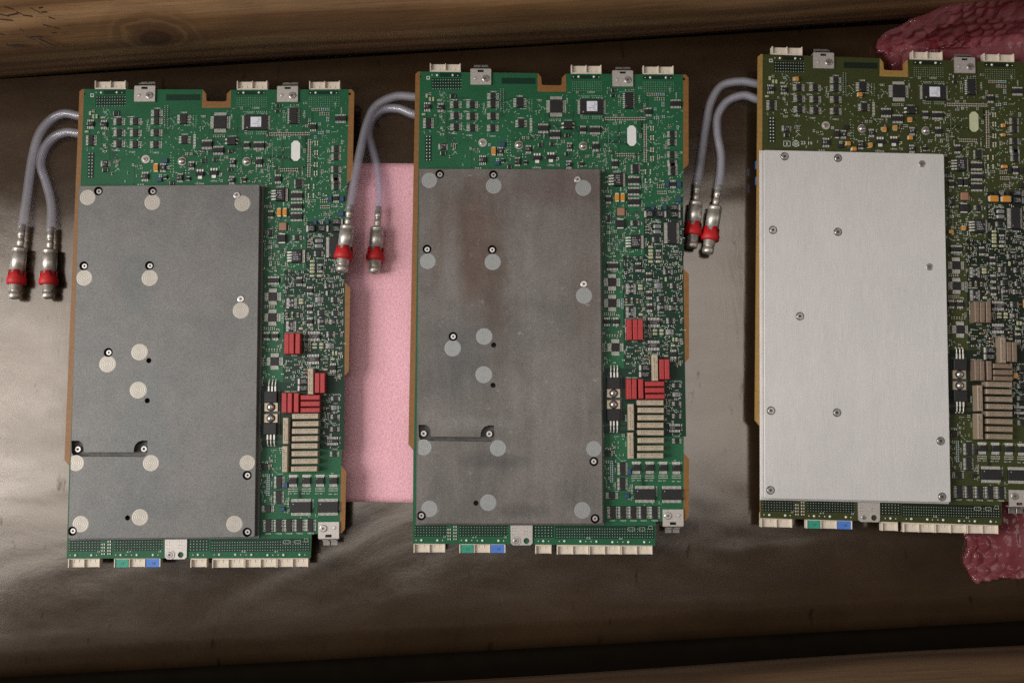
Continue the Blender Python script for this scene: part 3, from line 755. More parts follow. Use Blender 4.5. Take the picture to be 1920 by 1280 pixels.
# amber capacitors that only the olive board carries
BLOCKS3 = [('z', 478, 408, 50, 48, 2.0), ('z', 1168, 578, 56, 48, 2.0), ('z', 1040, 1110, 56, 46, 2.0), ('z', 1282, 1126, 46, 50, 2.0), ('z', 1432, 955, 48, 52, 2.0), ('z', 1104, 1168, 52, 44, 1.9),
    ('w', 257, 850, 50, 50, 2.0), ('w', 98, 940, 44, 56, 2.0), ('w', 262, 1046, 54, 48, 2.0), ('w', 1276, 914, 44, 40, 1.8), ('w', 1276, 1016, 46, 34, 1.8),
    ('u', 862, 240, 80, 44, 1.8), ('u', 714, 668, 130, 84, 2.4), ('u', 880, 672, 130, 84, 2.4), ('u', 318, 1054, 58, 58, 2.0), ('u', 152, 1105, 56, 54, 2.0), ('v', 955, 500, 58, 62, 2.0), ('t', 1068, 815, 30, 80, 1.8)]
TALL = [('red', 'd', 455, 752, 62, 250), ('red', 'd', 521, 752, 62, 250), ('red', 'd', 588, 752, 62, 250),
    ('red', 'p', 1240.6, 692, 9.6, 38), ('red', 'p', 1250.6, 692, 9.6, 38), ('red', 'e', 468, 330, 66, 256), ('red', 'e', 537, 330, 62, 256), ('red', 'e', 622, 328, 66, 250),
    ('red', 'e', 797, 266, 244, 62), ('red', 'e', 797, 345, 244, 66), ('red', 'e', 797, 425, 244, 60), ('relay', 'p', 1228.3, 689, 11, 49),
    ('relay', 'e', 497, 685, 72, 332), ('relay', 'e', 497, 1045, 72, 330)] + [('relay', 'e', 742, y, 330, 66) for y in (503, 597, 692, 787, 880, 978, 1075, 1172)]
# power packages with a solder tab: crop, body x, y, w, h, tab side, tab length, pins (0 or 4), marking rows
TABBED = [('c', 312, 180, 112, 156, 'r', 30, 4, 3), ('c', 522, 922, 122, 156, 'r', 36, 4, 3), ('c', 690, 590, 84, 76, 'l', 26, 0, 2), ('c', 815, 590, 90, 72, 'r', 30, 0, 2),
    ('c', 985, 510, 100, 70, 'r', 24, 0, 2), ('c', 985, 597, 100, 70, 'r', 24, 0, 2), ('e', 672, 64, 110, 70, 'l', 26, 0, 2), ('e', 672, 150, 110, 70, 'l', 26, 0, 2)]
SOT223 = [('a', 1446, 1138, 90, 48), ('b', 140, 1128, 92, 50)]

# ------------------------------------------------------------------ stuff on the bare board: vias, solder, passives, print, traces (shared by all three)
occupied = []                                  # plan rectangles already taken
for c in CHIPS + GREYS:
    x, y = L(c[0], c[1], c[2]); w, h = size(*c[:5]); ow = c[7] / c[3] * w if c[5] in ('lr', 'q') else w; oh = c[7] / c[4] * h if c[5] == 'tb' else (h + ow - w if c[5] == 'q' else h)
    occupied.append((x, y, ow / 2 + .25, oh / 2 + .25))
for b in BLOCKS:
    x, y = L(b[0], b[1], b[2]); w, h = size(*b[:5]); occupied.append((x, y, w / 2 + .3, h / 2 + .3))
for t in TALL:
    x, y = L(*t[1:4], 8); w, h = size(*t[1:], 8); occupied.append((x, y, w / 2 + .3, h / 2 + .3))
for t in TABBED:
    x, y = L(*t[:3]); w, h = size(*t[:5]); occupied.append((x, y, w / 2 + 3.5, h / 2 + .4))
for t in SOT223:
    x, y = L(*t[:3]); w, h = size(*t[:5]); occupied.append((x, y, w / 2 + .4, h / 2 + 3.5))
for c, x, y, w, h in (('e', 272, 450, 210, 880), ('a', 800, 215, 260, 200), ('b', 960, 235, 260, 200), ('f', 1020, 740, 280, 230), ('b', 1063, 885, 110, 250), ('a', 202, 1022, 100, 310),
                      ('a', 822, 962, 110, 110), ('a', 1237, 990, 100, 100), ('b', 508, 1000, 100, 100), ('a', 1400, 270, 320, 360), ('b', 130, 270, 380, 240)):
    p = L(c, x, y); s = size(c, x, y, w, h); occupied.append((p[0], p[1], s[0] / 2, s[1] / 2))
def free(x, y, rx, ry):
    return not any(abs(x - ox) < hx + rx and abs(y - oy) < hy + ry for ox, oy, hx, hy in occupied)

rng = random.Random(42)
VIAS, PASS = [], []                            # (x, y, r) / (x, y, along-x length, width, colour index)
def via_grid(crop, x0, x1, nx, y0, y1, ny, r=0.38):
    for i in range(nx):
        for j in range(ny): VIAS.append((*L(crop, x0 + (x1 - x0) * i / max(1, nx - 1), y0 + (y1 - y0) * j / max(1, ny - 1)), r))
via_grid('a', 255, 575, 12, 245, 345, 4); via_grid('b', 385, 715, 14, 268, 368, 5, 0.27); via_grid('b', 1205, 1540, 14, 272, 372, 5, 0.27)
via_grid('g', 88, 365, 12, 985, 1055, 4, 0.29); via_grid('g', 490, 905, 18, 985, 1055, 4, 0.29); via_grid('g', 1158, 1300, 6, 985, 1062, 4)
via_grid('p', 1044.5, 1223.5, 39, 991, 1006, 4, 0.32)
via_grid('b', 490, 580, 6, 430, 430, 1); via_grid('b', 610, 720, 6, 428, 428, 1); via_grid('b', 500, 570, 5, 444, 444, 1); via_grid('b', 620, 725, 6, 446, 446, 1)
via_grid('b', 485, 570, 5, 663, 663, 1); via_grid('b', 615, 720, 7, 663, 663, 1); via_grid('b', 495, 565, 4, 684, 684, 1); via_grid('b', 615, 715, 6, 684, 684, 1)
via_grid('b', 915, 935, 2, 450, 540, 6, .3); via_grid('b', 930, 1090, 8, 382, 382, 1); via_grid('b', 798, 798, 1, 790, 990, 12, .3); via_grid('a', 1030, 1060, 2, 350, 600, 12, .35)
via_grid('a', 1355, 1385, 2, 470, 600, 7, .3); via_grid('c', 130, 210, 2, 735, 910, 7, .35); via_grid('c', 240, 260, 2, 735, 800, 4, .35); via_grid('a', 1110, 1140, 2, 950, 1110, 6, .38)
via_grid('e', 280, 330, 2, 1000, 1065, 2, .4); via_grid('a', 745, 800, 3, 1252, 1252, 1, .6); via_grid('a', 1280, 1315, 2, 1095, 1125, 2, .5); via_grid('a', 985, 1005, 2, 1145, 1165, 2, .55)
for cx in (557, 727, 897, 1065):
    for dy in (212, 240):
        for i in range(8):
            x, y = L('f', cx - 52 + i * 15, dy); PASS.append((x, y, 0.28, 0.9, 0))
def pass_row(crop, x0, y0, x1, y1, n, w, h, col):
    for i in range(n):
        x, y = x0 + (x1 - x0) * i / max(1, n - 1), y0 + (y1 - y0) * i / max(1, n - 1)
        p = L(crop, x, y); s = size(crop, x, y, w, h); PASS.append((p[0], p[1], s[0], s[1], col(i) if callable(col) else col))
        occupied.append((p[0], p[1], s[0] / 2, s[1] / 2))
pass_row('b', 762, 690, 1212, 690, 24, 11, 32, 2); pass_row('b', 1240, 412, 1432, 412, 10, 11, 28, lambda i: 4 if i > 4 else 2); pass_row('b', 1330, 466, 1432, 466, 5, 12, 28, 2)
pass_row('b', 1218, 760, 1218, 1010, 14, 34, 11, 2); pass_row('b', 1218, 1040, 1218, 1180, 8, 34, 11, 2); pass_row('b', 900, 1102, 1088, 1102, 10, 10, 34, 2)
for yy in (800, 908, 1045, 1145):
    pass_row('b', 1282, yy, 1310, yy, 2, 12, 50, 3)
pass_row('f', 246, 28, 246, 286, 12, 36, 11, 4); pass_row('b', 1420, 505, 1420, 545, 3, 30, 10, 4); pass_row('b', 1330, 570, 1330, 590, 2, 26, 10, 4)
pass_row('b', 1322, 682, 1370, 682, 3, 12, 26, 4); pass_row('b', 1425, 658, 1425, 676, 2, 30, 10, 4); pass_row('b', 1282, 718, 1282, 740, 2, 26, 10, 4)
pass_row('g', 390, 1005, 390, 1090, 4, 26, 14, 2); pass_row('g', 442, 980, 442, 1090, 5, 26, 14, 2); pass_row('d', 155, 306, 260, 306, 5, 13, 26, 2); pass_row('d', 150, 570, 270, 570, 6, 12, 28, 2)
pass_row('d', 365, 390, 365, 500, 6, 24, 10, 4); pass_row('d', 180, 826, 340, 826, 6, 12, 24, 2); pass_row('d', 140, 930, 140, 1010, 4, 24, 12, 2); pass_row('a', 310, 480, 350, 480, 4, 9, 16, 3)
pass_row('c', 785, 255, 860, 255, 4, 11, 34, 2); pass_row('c', 790, 328, 890, 328, 5, 12, 34, 2); pass_row('c', 660, 740, 660, 810, 3, 34, 12, 2); pass_row('c', 640, 80, 700, 80, 2, 14, 52, 3); pass_row('c', 640, 190, 700, 190, 2, 14, 52, 3)
pass_row('a', 1375, 690, 1375, 830, 9, 28, 8, 0); pass_row('a', 345, 420, 370, 420, 3, 8, 24, 4); pass_row('b', 130, 705, 205, 705, 5, 9, 22, 2); pass_row('d', 890, 740, 935, 710, 2, 40, 10, 1)

def scatter(x0, y0, x1, y1, npass, nvia, big=0.0):
    a, b = plan(1, x0, y1), plan(1, x1, y0)
    k = 0
    for _ in range(npass * 8):
        if k >= npass: break
        x, y = rng.uniform(a[0], b[0]), rng.uniform(a[1], b[1])
        s = rng.choice((0.75, 0.85, 1.0)); l, w = 1.7 * s, 0.85 * s
        if rng.random() < 0.55: l, w = w, l
        n = rng.choice((1, 1, 1, 2, 3))
        for q in range(n):
            xx, yy = (x + q * 1.25, y) if w > l else (x, y + q * 1.25)
            if free(xx, yy, l / 2 + .12, w / 2 + .12) and xx < b[0]:
                PASS.append((xx, yy, l, w, rng.choice((1, 1, 1, 1, 2, 2, 2, 2, 3, 4) if rng.random() < .7 else (1, 2))))
                occupied.append((xx, yy, l / 2 + .1, w / 2 + .1)); k += 1
    k = 0
    for _ in range(nvia * 8):
        if k >= nvia: break
        x, y = rng.uniform(a[0], b[0]), rng.uniform(a[1], b[1])
        if rng.random() < 0.35: dx, dy, n = rng.choice(((1.0, 0), (0, 1.0), (.75, .75), (.75, -.75))) + (rng.randint(2, 5),)
        else: dx, dy, n = 0, 0, 1
        for q in range(n):
            if free(x + dx * q, y + dy * q, .3, .3): VIAS.append((x + dx * q, y + dy * q, rng.uniform(.24, .44))); k += 1
scatter(792, 172, 850, 255, 16, 40); scatter(838, 185, 1010, 262, 4, 150); scatter(835, 262, 1008, 316, 26, 34); scatter(1000, 205, 1135, 316, 40, 90); scatter(1008, 172, 1140, 206, 4, 20)
scatter(1135, 165, 1278, 240, 36, 60); scatter(1130, 238, 1278, 330, 62, 120); scatter(1130, 330, 1205, 420, 26, 60); scatter(1205, 325, 1278, 400, 36, 70); scatter(1130, 420, 1205, 490, 46, 90)
scatter(1210, 400, 1278, 490, 46, 60); scatter(1130, 490, 1172, 680, 20, 36); scatter(1172, 488, 1278, 600, 110, 120); scatter(1200, 600, 1278, 690, 70, 60); scatter(1130, 680, 1172, 688, 2, 4)
scatter(1175, 648, 1222, 700, 24, 20); scatter(1248, 712, 1278, 815, 26, 40); scatter(1128, 812, 1172, 925, 26, 36); scatter(1172, 862, 1278, 872, 0, 4); scatter(1172, 900, 1190, 940, 8, 8); scatter(1195, 938, 1240, 946, 0, 8)

# printed reference designators (crop, x, y, w, h, text, rotation)
PRINT = [('a', 487, 472, 74, 18, 'U0813', 0), ('a', 652, 474, 70, 18, 'U0807', 0), ('a', 458, 607, 68, 18, 'U0802', 0), ('a', 638, 607, 68, 18, 'U0806', 0), ('a', 488, 858, 72, 18, 'U0804', 0),
    ('a', 670, 878, 68, 18, 'U0805', 0), ('a', 936, 888, 68, 20, 'U0813', 0), ('a', 945, 380, 66, 18, 'U0803', 0), ('a', 1245, 430, 66, 22, 'U0808', 0), ('a', 1258, 680, 72, 18, 'U0811', 0), ('a', 838, 540, 70, 16, 'U0812', 1), ('a', 855, 612, 60, 16, 'U08', 1),
    ('a', 1440, 1248, 104, 22, 'U07006', 0), ('b', 598, 386, 80, 20, 'U2703', 0), ('b', 336, 710, 90, 18, 'U0M21', 0), ('b', 326, 480, 64, 16, 'U2M0', 1), ('b', 1152, 466, 84, 18, 'U2801', 1), ('b', 1572, 425, 70, 16, 'U0701', 1),
    ('b', 60, 885, 60, 18, 'U37', 1), ('b', 140, 1220, 76, 18, 'U0706', 0), ('b', 720, 885, 64, 16, 'J2306', 1), ('b', 835, 1130, 64, 16, 'U0702', 1), ('b', 1142, 1140, 62, 16, 'U0801', 1), ('b', 620, 1090, 60, 16, 'U07', 1),
    ('b', 1435, 880, 44, 14, 'U31', 1), ('b', 1448, 1010, 44, 14, 'U32', 1), ('b', 1448, 1115, 50, 14, 'U33', 1), ('c', 300, 78, 94, 22, 'U0207', 0), ('c', 475, 128, 66, 16, 'U2101', 0), ('c', 408, 310, 44, 16, 'U22', 1), ('c', 598, 452, 50, 16, 'U23', 1),
    ('c', 505, 748, 70, 16, 'U0404', 0), ('c', 485, 788, 50, 14, 'C41', 0), ('c', 645, 925, 100, 24, 'U0222', 1), ('c', 765, 680, 130, 22, 'C110+C112', 0), ('c', 965, 972, 92, 24, 'U0212', 0), ('c', 778, 944, 70, 16, 'U0211', 0),
    ('c', 340, 1198, 60, 16, 'U0220', 1), ('c', 968, 322, 72, 18, 'U2001', 0), ('c', 935, 1228, 66, 16, 'U0201', 0), ('d', 462, 175, 62, 18, 'U0401', 0), ('d', 468, 455, 60, 18, 'U0411', 0), ('d', 512, 898, 64, 20, 'K0413', 0), ('d', 402, 752, 60, 16, 'K041', 1),
    ('d', 822, 290, 60, 16, 'U0310', 0), ('d', 828, 335, 60, 16, 'U0311', 0), ('d', 828, 548, 66, 18, 'U0312', 0), ('d', 1080, 400, 60, 14, 'U0313', 1), ('d', 1080, 500, 60, 14, 'U0314', 1), ('d', 1040, 812, 70, 18, 'U0315', 0), ('d', 400, 1022, 60, 16, 'U0316', 1),
    ('d', 738, 1045, 76, 16, 'K0301', 0), ('e', 500, 188, 150, 18, 'C0411-C0413', 0), ('e', 146, 66, 100, 18, 'Q0304', 1), ('e', 140, 845, 120, 24, 'Q0302', 1), ('e', 428, 695, 76, 20, 'K0305', 1), ('e', 426, 1022, 60, 16, 'K0306', 1), ('e', 306, 930, 60, 14, 'D0301', 0),
    ('e', 1072, 232, 104, 18, 'U01000', 0), ('e', 1070, 345, 50, 14, 'U0101', 0), ('e', 1066, 460, 60, 16, 'U0102', 0), ('e', 1066, 618, 62, 16, 'U0103', 0), ('e', 1130, 815, 76, 18, 'U0104', 1), ('e', 1070, 925, 70, 16, 'U0105', 0), ('e', 210, 1076, 64, 16, 'U0320', 0),
    ('e', 562, 1258, 116, 22, '108004', 0), ('e', 730, 1258, 116, 22, '108002', 0), ('e', 898, 1258, 116, 22, '108003', 0), ('e', 1072, 1262, 126, 22, '108001', 0), ('e', 392, 1236, 66, 16, 'J2201', 0),
    ('f', 258, 778, 74, 20, 'U0507', 0), ('f', 394, 778, 76, 20, 'U0513', 0), ('f', 522, 778, 80, 20, 'U0508', 0), ('f', 655, 778, 76, 20, 'U0512', 0), ('f', 792, 778, 82, 22, 'U0506', 0), ('f', 816, 405, 116, 20, 'U0510', 1), ('f', 1148, 445, 80, 16, 'U0511', 1),
    ('f', 135, 465, 70, 18, 'U0514', 1), ('f', 292, 340, 90, 16, 'U05021', 1), ('f', 525, 270, 40, 14, 'R50', 0), ('f', 592, 270, 40, 14, 'R51', 0), ('f', 688, 272, 40, 14, 'R52', 0), ('f', 750, 272, 40, 14, 'R53', 0), ('f', 860, 276, 40, 14, 'R54', 0), ('f', 916, 276, 30, 14, 'R5', 0), ('f', 1030, 282, 40, 14, 'R56', 0), ('f', 1098, 284, 40, 14, 'R57', 0),
    ('f', 362, 1006, 36, 20, '31', 0), ('g', 350, 1072, 20, 14, '17', 0), ('g', 615, 1075, 36, 14, '8 7', 0), ('g', 890, 1075, 22, 16, '17', 0), ('g', 1630, 1082, 34, 16, '12', 0)]
TRACES = []
for g in range(120):
    x, y = rng.uniform(-95, 92), rng.uniform(112, 178) if g < 55 else rng.uniform(-150, 178)
    if g >= 55: x = rng.uniform(42, 92)
    n = rng.choice((1, 2, 3, 5)); hor = rng.random() < .5; l1, l2 = rng.uniform(5, 26), rng.uniform(3, 14); sg = rng.choice((-1, 1)); sh = rng.choice((0, 2, 4)) * rng.choice((-1, 1))
    for q in range(n):
        o = q * 0.95
        p = [(0, o), (l1 * sg, o), (l1 * sg + abs(sh) * sg, o + sh), (l1 * sg + (abs(sh) + l2) * sg, o + sh)]
        TRACES.append([(x + u, y + v) if hor else (x + v, y + u) for u, v in p])

ZONES = [('p', 1171, 480, 1281, 818), ('p', 1208, 388, 1281, 480.2), ('p', 1127.5, 690, 1171.2, 813), ('a', 335, 165, 578, 212), ('a', 240, 228, 582, 352), ('a', 1040, 222, 1428, 290), ('a', 165, 880, 242, 1172),
         ('b', 375, 192, 702, 232), ('b', 1192, 196, 1530, 238), ('g', 1138, 968, 1320, 1078), ('p', 1041, 985, 1227, 1009), ('g', 80, 968, 372, 1068), ('g', 478, 968, 912, 1068)]

def board_stuff(k, root, dark, mid, extra):
    z = PCB_Z
    mb = MB()
    for i, (c, x0, y0, x1, y1) in enumerate(ZONES):
        a, b = L(c, x0, y1), L(c, x1, y0); mb.quad([(a[0], a[1]), (b[0], a[1]), (b[0], b[1]), (a[0], b[1])], z + 0.05 + 0.002 * i, 0)
    add('solder_mask_zone', mb, root, mats=[dark])['kind'] = 'stuff'
    def tr():
        mb = MB()
        for p in TRACES:
            for i in range(3):
                if all(-97 < q[0] < 90 and -153 < q[1] < 168 for q in (p[i], p[i + 1])): mb.bar(*p[i], *p[i + 1], 0.42, z + 0.08, 0.03)
        return mb.mesh('copper_trace', mid)
    add('copper_trace', tr(), root)['kind'] = 'stuff'
    def vi():
        mb = MB()
        for x, y, r in VIAS: mb.lathe([(r, z + .04), (r * .8, z + .16)], 8, 0, x, y)
        return mb.mesh('solder_via', VIA)
    add('solder_via', cached('vias', vi), root)['kind'] = 'stuff'
    def so():
        mb = MB()
        pins = [('a', 305, 192), ('a', 482, 192), ('b', 457, 210), ('b', 632, 210), ('b', 1277, 218), ('b', 1455, 220), ('g', 145, 1100), ('g', 287, 1102), ('g', 545, 1102), ('g', 687, 1103), ('g', 830, 1105), ('g', 1228, 1108),
                ('g', 1415, 1108), ('g', 1558, 1110), ('g', 1700, 1112), ('f', 260, 1048), ('f', 460, 1048), ('f', 662, 1048)]
        small = [('a', 247, 190), ('a', 540, 195), ('b', 398, 210), ('b', 690, 214), ('b', 1217, 218), ('b', 1512, 222), ('g', 98, 1100), ('g', 332, 1102), ('g', 500, 1102), ('g', 592, 1102), ('g', 640, 1104), ('g', 875, 1106), ('g', 1183, 1108), ('g', 1275, 1110),
                 ('g', 1370, 1110), ('g', 1605, 1112), ('g', 1652, 1112), ('f', 325, 1048), ('f', 392, 1048), ('f', 728, 1050)]
        for q, r in [(p, 1.05) for p in pins] + [(p, .5) for p in small]:
            x, y = L(*q); mb.lathe([(r, z + .05), (r * .95, z + r * .35), (r * .7, z + r * .75), (r * .3, z + r * .95)], 12, 0, x, y)
        for i in range(2):
            for j in range(8):
                x, y = L('a', 186 + 34 * i, 892 + 38 * j); mb.lathe([(.62, z + .1), (.5, z + .7), (.2, z + .9)], 8, 0, x, y)
        return mb.mesh('solder_pin', SOLDER)
    add('solder_pin', cached('pins', so), root)['kind'] = 'stuff'
    def pa():
        mb = MB()
        for x, y, w, h, c in PASS:
            if c == 0: mb.box(x, y, z + .04, w, h, 0.3, 0); continue
            d = min(w, h) * 0.6
            if w >= h:
                mb.box(x, y, z + .1, w * .62, h, d, c)
                for s in (-1, 1): mb.box(x + s * w * .4, y, z + .05, w * .22, h, d + .08, 0)
            else:
                mb.box(x, y, z + .1, w, h * .62, d, c)
                for s in (-1, 1): mb.box(x, y + s * h * .4, z + .05, w, h * .22, d + .08, 0)
        return mb.mesh('surface_mount_passive', [TIN, BLACK, SIENNA, CREAM, CYAN])
    add('surface_mount_passive', cached('passives', pa), root)['kind'] = 'stuff'
    def pr():
        mb = MB()
        for c, x, y, w, h, s, r in PRINT:
            p = L(c, x, y); a, b = size(c, x, y, w, h)
            if r:
                sc_ = CROP[c][3]; a, b = w / sc_ * .41, h / sc_ * .41
            put_text(mb, s, p[0], p[1], a, b, z + .14, 0, r * math.pi / 2)
        for c, x0, y0, x1, y1 in (('f', 455, 865, 535, 905), ('f', 595, 865, 665, 905), ('f', 715, 845, 760, 885), ('c', 165, 582, 222, 690), ('d', 402, 620, 628, 882)):
            a, b = L(c, x0, y1), L(c, x1, y0)
            for q in ((a[0], a[1], b[0], a[1]), (b[0], a[1], b[0], b[1]), (b[0], b[1], a[0], b[1]), (a[0], b[1], a[0], a[1])): mb.bar(*q, .14, z + .13, .03)
        return mb.mesh('printed_legend', SILK)
    add('printed_legend', cached('print', pr), root)['kind'] = 'stuff'
    if extra:                                          # date mark of the olive board: box, ringed emblem and 23 10
        mb = MB()
        a, b = L('z', 345, 1130), L('z', 416, 1078)
        for q in ((a[0], a[1], b[0], a[1]), (b[0], a[1], b[0], b[1]), (b[0], b[1], a[0], b[1]), (a[0], b[1], a[0], a[1])): mb.bar(*q, .3, z + .13, .03)
        put_text(mb, '1', (a[0] + b[0]) / 2, (a[1] + b[1]) / 2, .7, 2, z + .14)
        x, y = L('z', 478, 1103)
        for r0, r1 in ((2.2, 2.55), (1.15, 1.5)):
            mb.fill(circle(x, y, r1, 24), [circle(x, y, r0, 24)], z + .14)
        mb.fill(circle(x, y, .5, 12), [], z + .14)
        for q in range(3): mb.bar(x + 2.5 * math.cos(q * 2.094 + 1.57), y + 2.5 * math.sin(q * 2.094 + 1.57), x + 3.1 * math.cos(q * 2.094 + 1.57), y + 3.1 * math.sin(q * 2.094 + 1.57), .5, z + .14, .03)
        x, y = L('z', 595, 1095); put_text(mb, '23 10', x, y, 9.0, 2.7, z + .14)
        add('date_mark', mb, root, mats=SILK)

# ------------------------------------------------------------------ board parts
def outline_px(): return [(784, 134.5), (779, 139), (765.7, 832), (775, 844), (773.7, 1018.3), (1228.5, 1022), (1229.5, 977), (1285, 976), (1291, 968), (1292, 860), (1282, 849), (1282.5, 681), (1292, 671), (1291.5, 514), (1281.5, 504), (1281, 318), (1291, 308), (1291, 146), (1286, 140),
                     (1061, 138.6), (1053.5, 146), (1053.4, 157), (1051, 160.5), (1017.5, 160), (1015.3, 157), (1015, 145.5), (1008.5, 137.5)]
OUT = [plan(1, *p) for p in outline_px()]
HOLES = [circle(*L('a', 105, 205), 1.15, 14), circle(*L('b', 1662, 235), 1.15, 14)]
BARE = [[(784, 134.5), (779, 139), (765.7, 832), (775, 844), (776.2, 838), (787.2, 150), (787.6, 134.8)],
        [(1008.5, 137.5), (1015, 145.5), (1015.3, 157), (1017.5, 160), (1051, 160.5), (1053.4, 157), (1053.5, 146), (1061, 138.6), (1061.6, 172.5), (1007.6, 172)],
        [(1281, 140), (1286, 140), (1291, 146), (1291, 308), (1281, 318)], [(1281.5, 504), (1291.5, 514), (1292, 671), (1282.5, 681)], [(1282, 849), (1292, 860), (1291, 968), (1285, 976), (1281.5, 976)]]
BARE = [[plan(1, *p) for p in b] for b in BARE]

def shrink(poly, k=0.998):
    return poly
def tall_mesh(kind, w, h, mat, variant):
    key = ('tall', kind, round(w, 1), round(h, 1), mat.name, variant)
    d = 8.5 if kind == 'relay' else 8.0
    def mk():
        mb = MB(); mb.box(0, 0, 0.2, w, h, d - .2, 0, 0.45)
        return mb.mesh('reed_relay' if kind == 'relay' else 'film_capacitor', mat)
    body = cached(key, mk)
    mark = None
    if kind == 'relay':
        def mk2():
            mb = MB(); ln, th = max(w, h), min(w, h); r = 0 if w > h else math.pi / 2
            c, s = math.cos(r), math.sin(r)
            T = lambda u, v: (c * u - s * v, s * u + c * v)
            put_text(mb, 'HFS-1A-05F', *T(0.2, th * .17), ln * .76, th * .24, d + .03, 0, r)
            mb.box(*T(-ln * .36, -th * .2), d + .01, th * .16, th * .16, .02)
            put_text(mb, 'COTO', *T(-ln * .2, -th * .2), ln * .2, th * .17, d + .03, 0, r)
            put_text(mb, ('442', '332', '441')[variant], *T(ln * .2, -th * .2), ln * .15, th * .17, d + .03, 0, r)
            return mb.mesh('printed_marking', INK)
        mark = cached(key + ('m',), mk2)
    elif mat is UMBER:
        def mk3():
            mb = MB(); mb.lathe([(.45, d), (.45, d + .02)], 10, 0, w * .3, -h * .42 if h > w else h * .2); return mb.mesh('printed_marking', INK)
        mark = cached(key + ('m',), mk3)
    return body, mark, d

def bracket(root, k, crop, x, y, w, h, screw, dimple, slot, tab_dir, tabs):
    z = PCB_Z + 0.15
    cx, cy = L(crop, x, y); bw, bh = size(crop, x, y, w, h)
    mb = MB(); out = [(-bw / 2, -bh / 2), (bw / 2, -bh / 2), (bw / 2, bh / 2), (-bw / 2, bh / 2)]
    holes = []
    if slot:
        sx, sy = L(crop, slot[0], slot[1]); sw, sh = size(crop, *slot)
        holes.append([(sx - cx - sw / 2, sy - cy - sh / 2), (sx - cx + sw / 2, sy - cy - sh / 2), (sx - cx + sw / 2, sy - cy + sh / 2), (sx - cx - sw / 2, sy - cy + sh / 2)])
    mb.slab(out, holes, 0, 1.3)
    if tab_dir:                                               # folded lip over the board edge
        yy = tab_dir * (bh / 2 + .35); mb.box(0, yy, -5.5, bw * .96, .7, 6.6, 0, .2)
    mb.lathe([(1.35, 1.3), (1.15, 1.5), (.7, 1.62)], 14, 0, L(crop, *dimple)[0] - cx, L(crop, *dimple)[1] - cy) if dimple else None
    o = add('mounting_bracket', mb, root, (cx, cy, z), mats=BRACKET)
    if screw:
        s = L(crop, *screw); add('screw', screw_mesh(2.7, 0.9, .34), o, (s[0] - cx, s[1] - cy, 1.31))
    for t in tabs:
        p = L(crop, t[0], t[1], -6); tw, th = size(crop, *t, -6)
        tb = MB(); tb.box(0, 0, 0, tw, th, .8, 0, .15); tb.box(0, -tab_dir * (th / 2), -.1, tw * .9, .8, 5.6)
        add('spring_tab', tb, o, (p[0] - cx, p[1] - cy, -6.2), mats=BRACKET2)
    return o

def connector(root, units, y0, y1, out_dir, color=None):
    """ivory edge connector: trays open towards out_dir; units = list of (x0, x1) in photo px of the middle board, floor colour"""
    xs = [u[0] for u in units] + [u[1] for u in units]
    X0, X1 = min(xs), max(xs)
    a, b = plan(1, X0, y0, -3), plan(1, X1, y1, -3)
    cx, cy = (a[0] + b[0]) / 2, (a[1] + b[1]) / 2; W, H = abs(b[0] - a[0]), abs(a[1] - b[1])
    mb = MB()
    mb.box(0, 0, 0, W, H, 3.2, 0, .15)                                   # floor of the tray
    mb.box(0, -out_dir * (H / 2 + 2), 0, W, 4.6, 4.9, 0)                 # block below the board
    for sx in (-1, 1): mb.box(sx * (W / 2 - .45), 0, 3.0, .9, H, 2.6, 0, .2)
    inner = sorted(units)[:-1]
    for u in inner:
        x = plan(1, u[1], y0, -3)[0] - cx; mb.box(x, 0, 3.0, .7, H, 2.2, 0, .15)
    for u in units:                                                       # moulded ribs on each tray floor
        x0, x1 = plan(1, u[0], y0, -3)[0] - cx, plan(1, u[1], y0, -3)[0] - cx
        for q in (.3, .62): mb.box(x0 + (x1 - x0) * q, -out_dir * H * .28, 3.15, .35, H * .4, .35)
    o = add('edge_connector', mb, root, (cx, cy, 13.4), mats=HOUSING)
    for u in units:
        if len(u) > 2:
            x0, x1 = plan(1, u[0], y0, -3)[0] - cx, plan(1, u[1], y0, -3)[0] - cx
            ib = MB(); ib.box(0, 0, 0, abs(x1 - x0) - 1.7, H * .98, 1.7, 0, .15)
            put_text(ib, u[3], (x1 - x0) * .08, -.3, 2.6, 1.9, 1.74, 1)
            add('coloured_insert', ib, o, ((x0 + x1) / 2, out_dir * .15, 3.25), mats=[u[2], INK])
    return o

SPOTS = [('P', 240, 177, 66), ('P', 775, 217, 67), ('P', 1520, 227, 68), ('P', 212, 842, 66), ('P', 753, 843, 68), ('P', 1507, 1112, 68), ('Q', 450, 405, 77), ('Q', 745, 295, 77), ('Q', 733, 645, 78),
         ('R', 162, 235, 73), ('R', 852, 235, 74), ('R', 1742, 232, 70), ('R', 203, 798, 74), ('R', 750, 735, 75), ('R', 1622, 797, 75)]
PSCREW = [('P', 328, 125), ('P', 775, 125), ('P', 208, 743), ('P', 751, 741), ('Q', 457, 298), ('R', 1740, 348), ('R', 125, 862), ('R', 1740, 872)]
PFLUSH = [('P', 1475, 158), ('P', 1508, 1017)]
PHOLE = [('Q', 832, 373, 2.0), ('Q', 818, 742, 2.0), ('R', 636, 740, 1.95)]
EJECT = [('Q', 250, 1105, 3.0), ('Q', 556, 1104, 3.1), ('Q', 872, 1092, 3.0)]
PT = 8.0
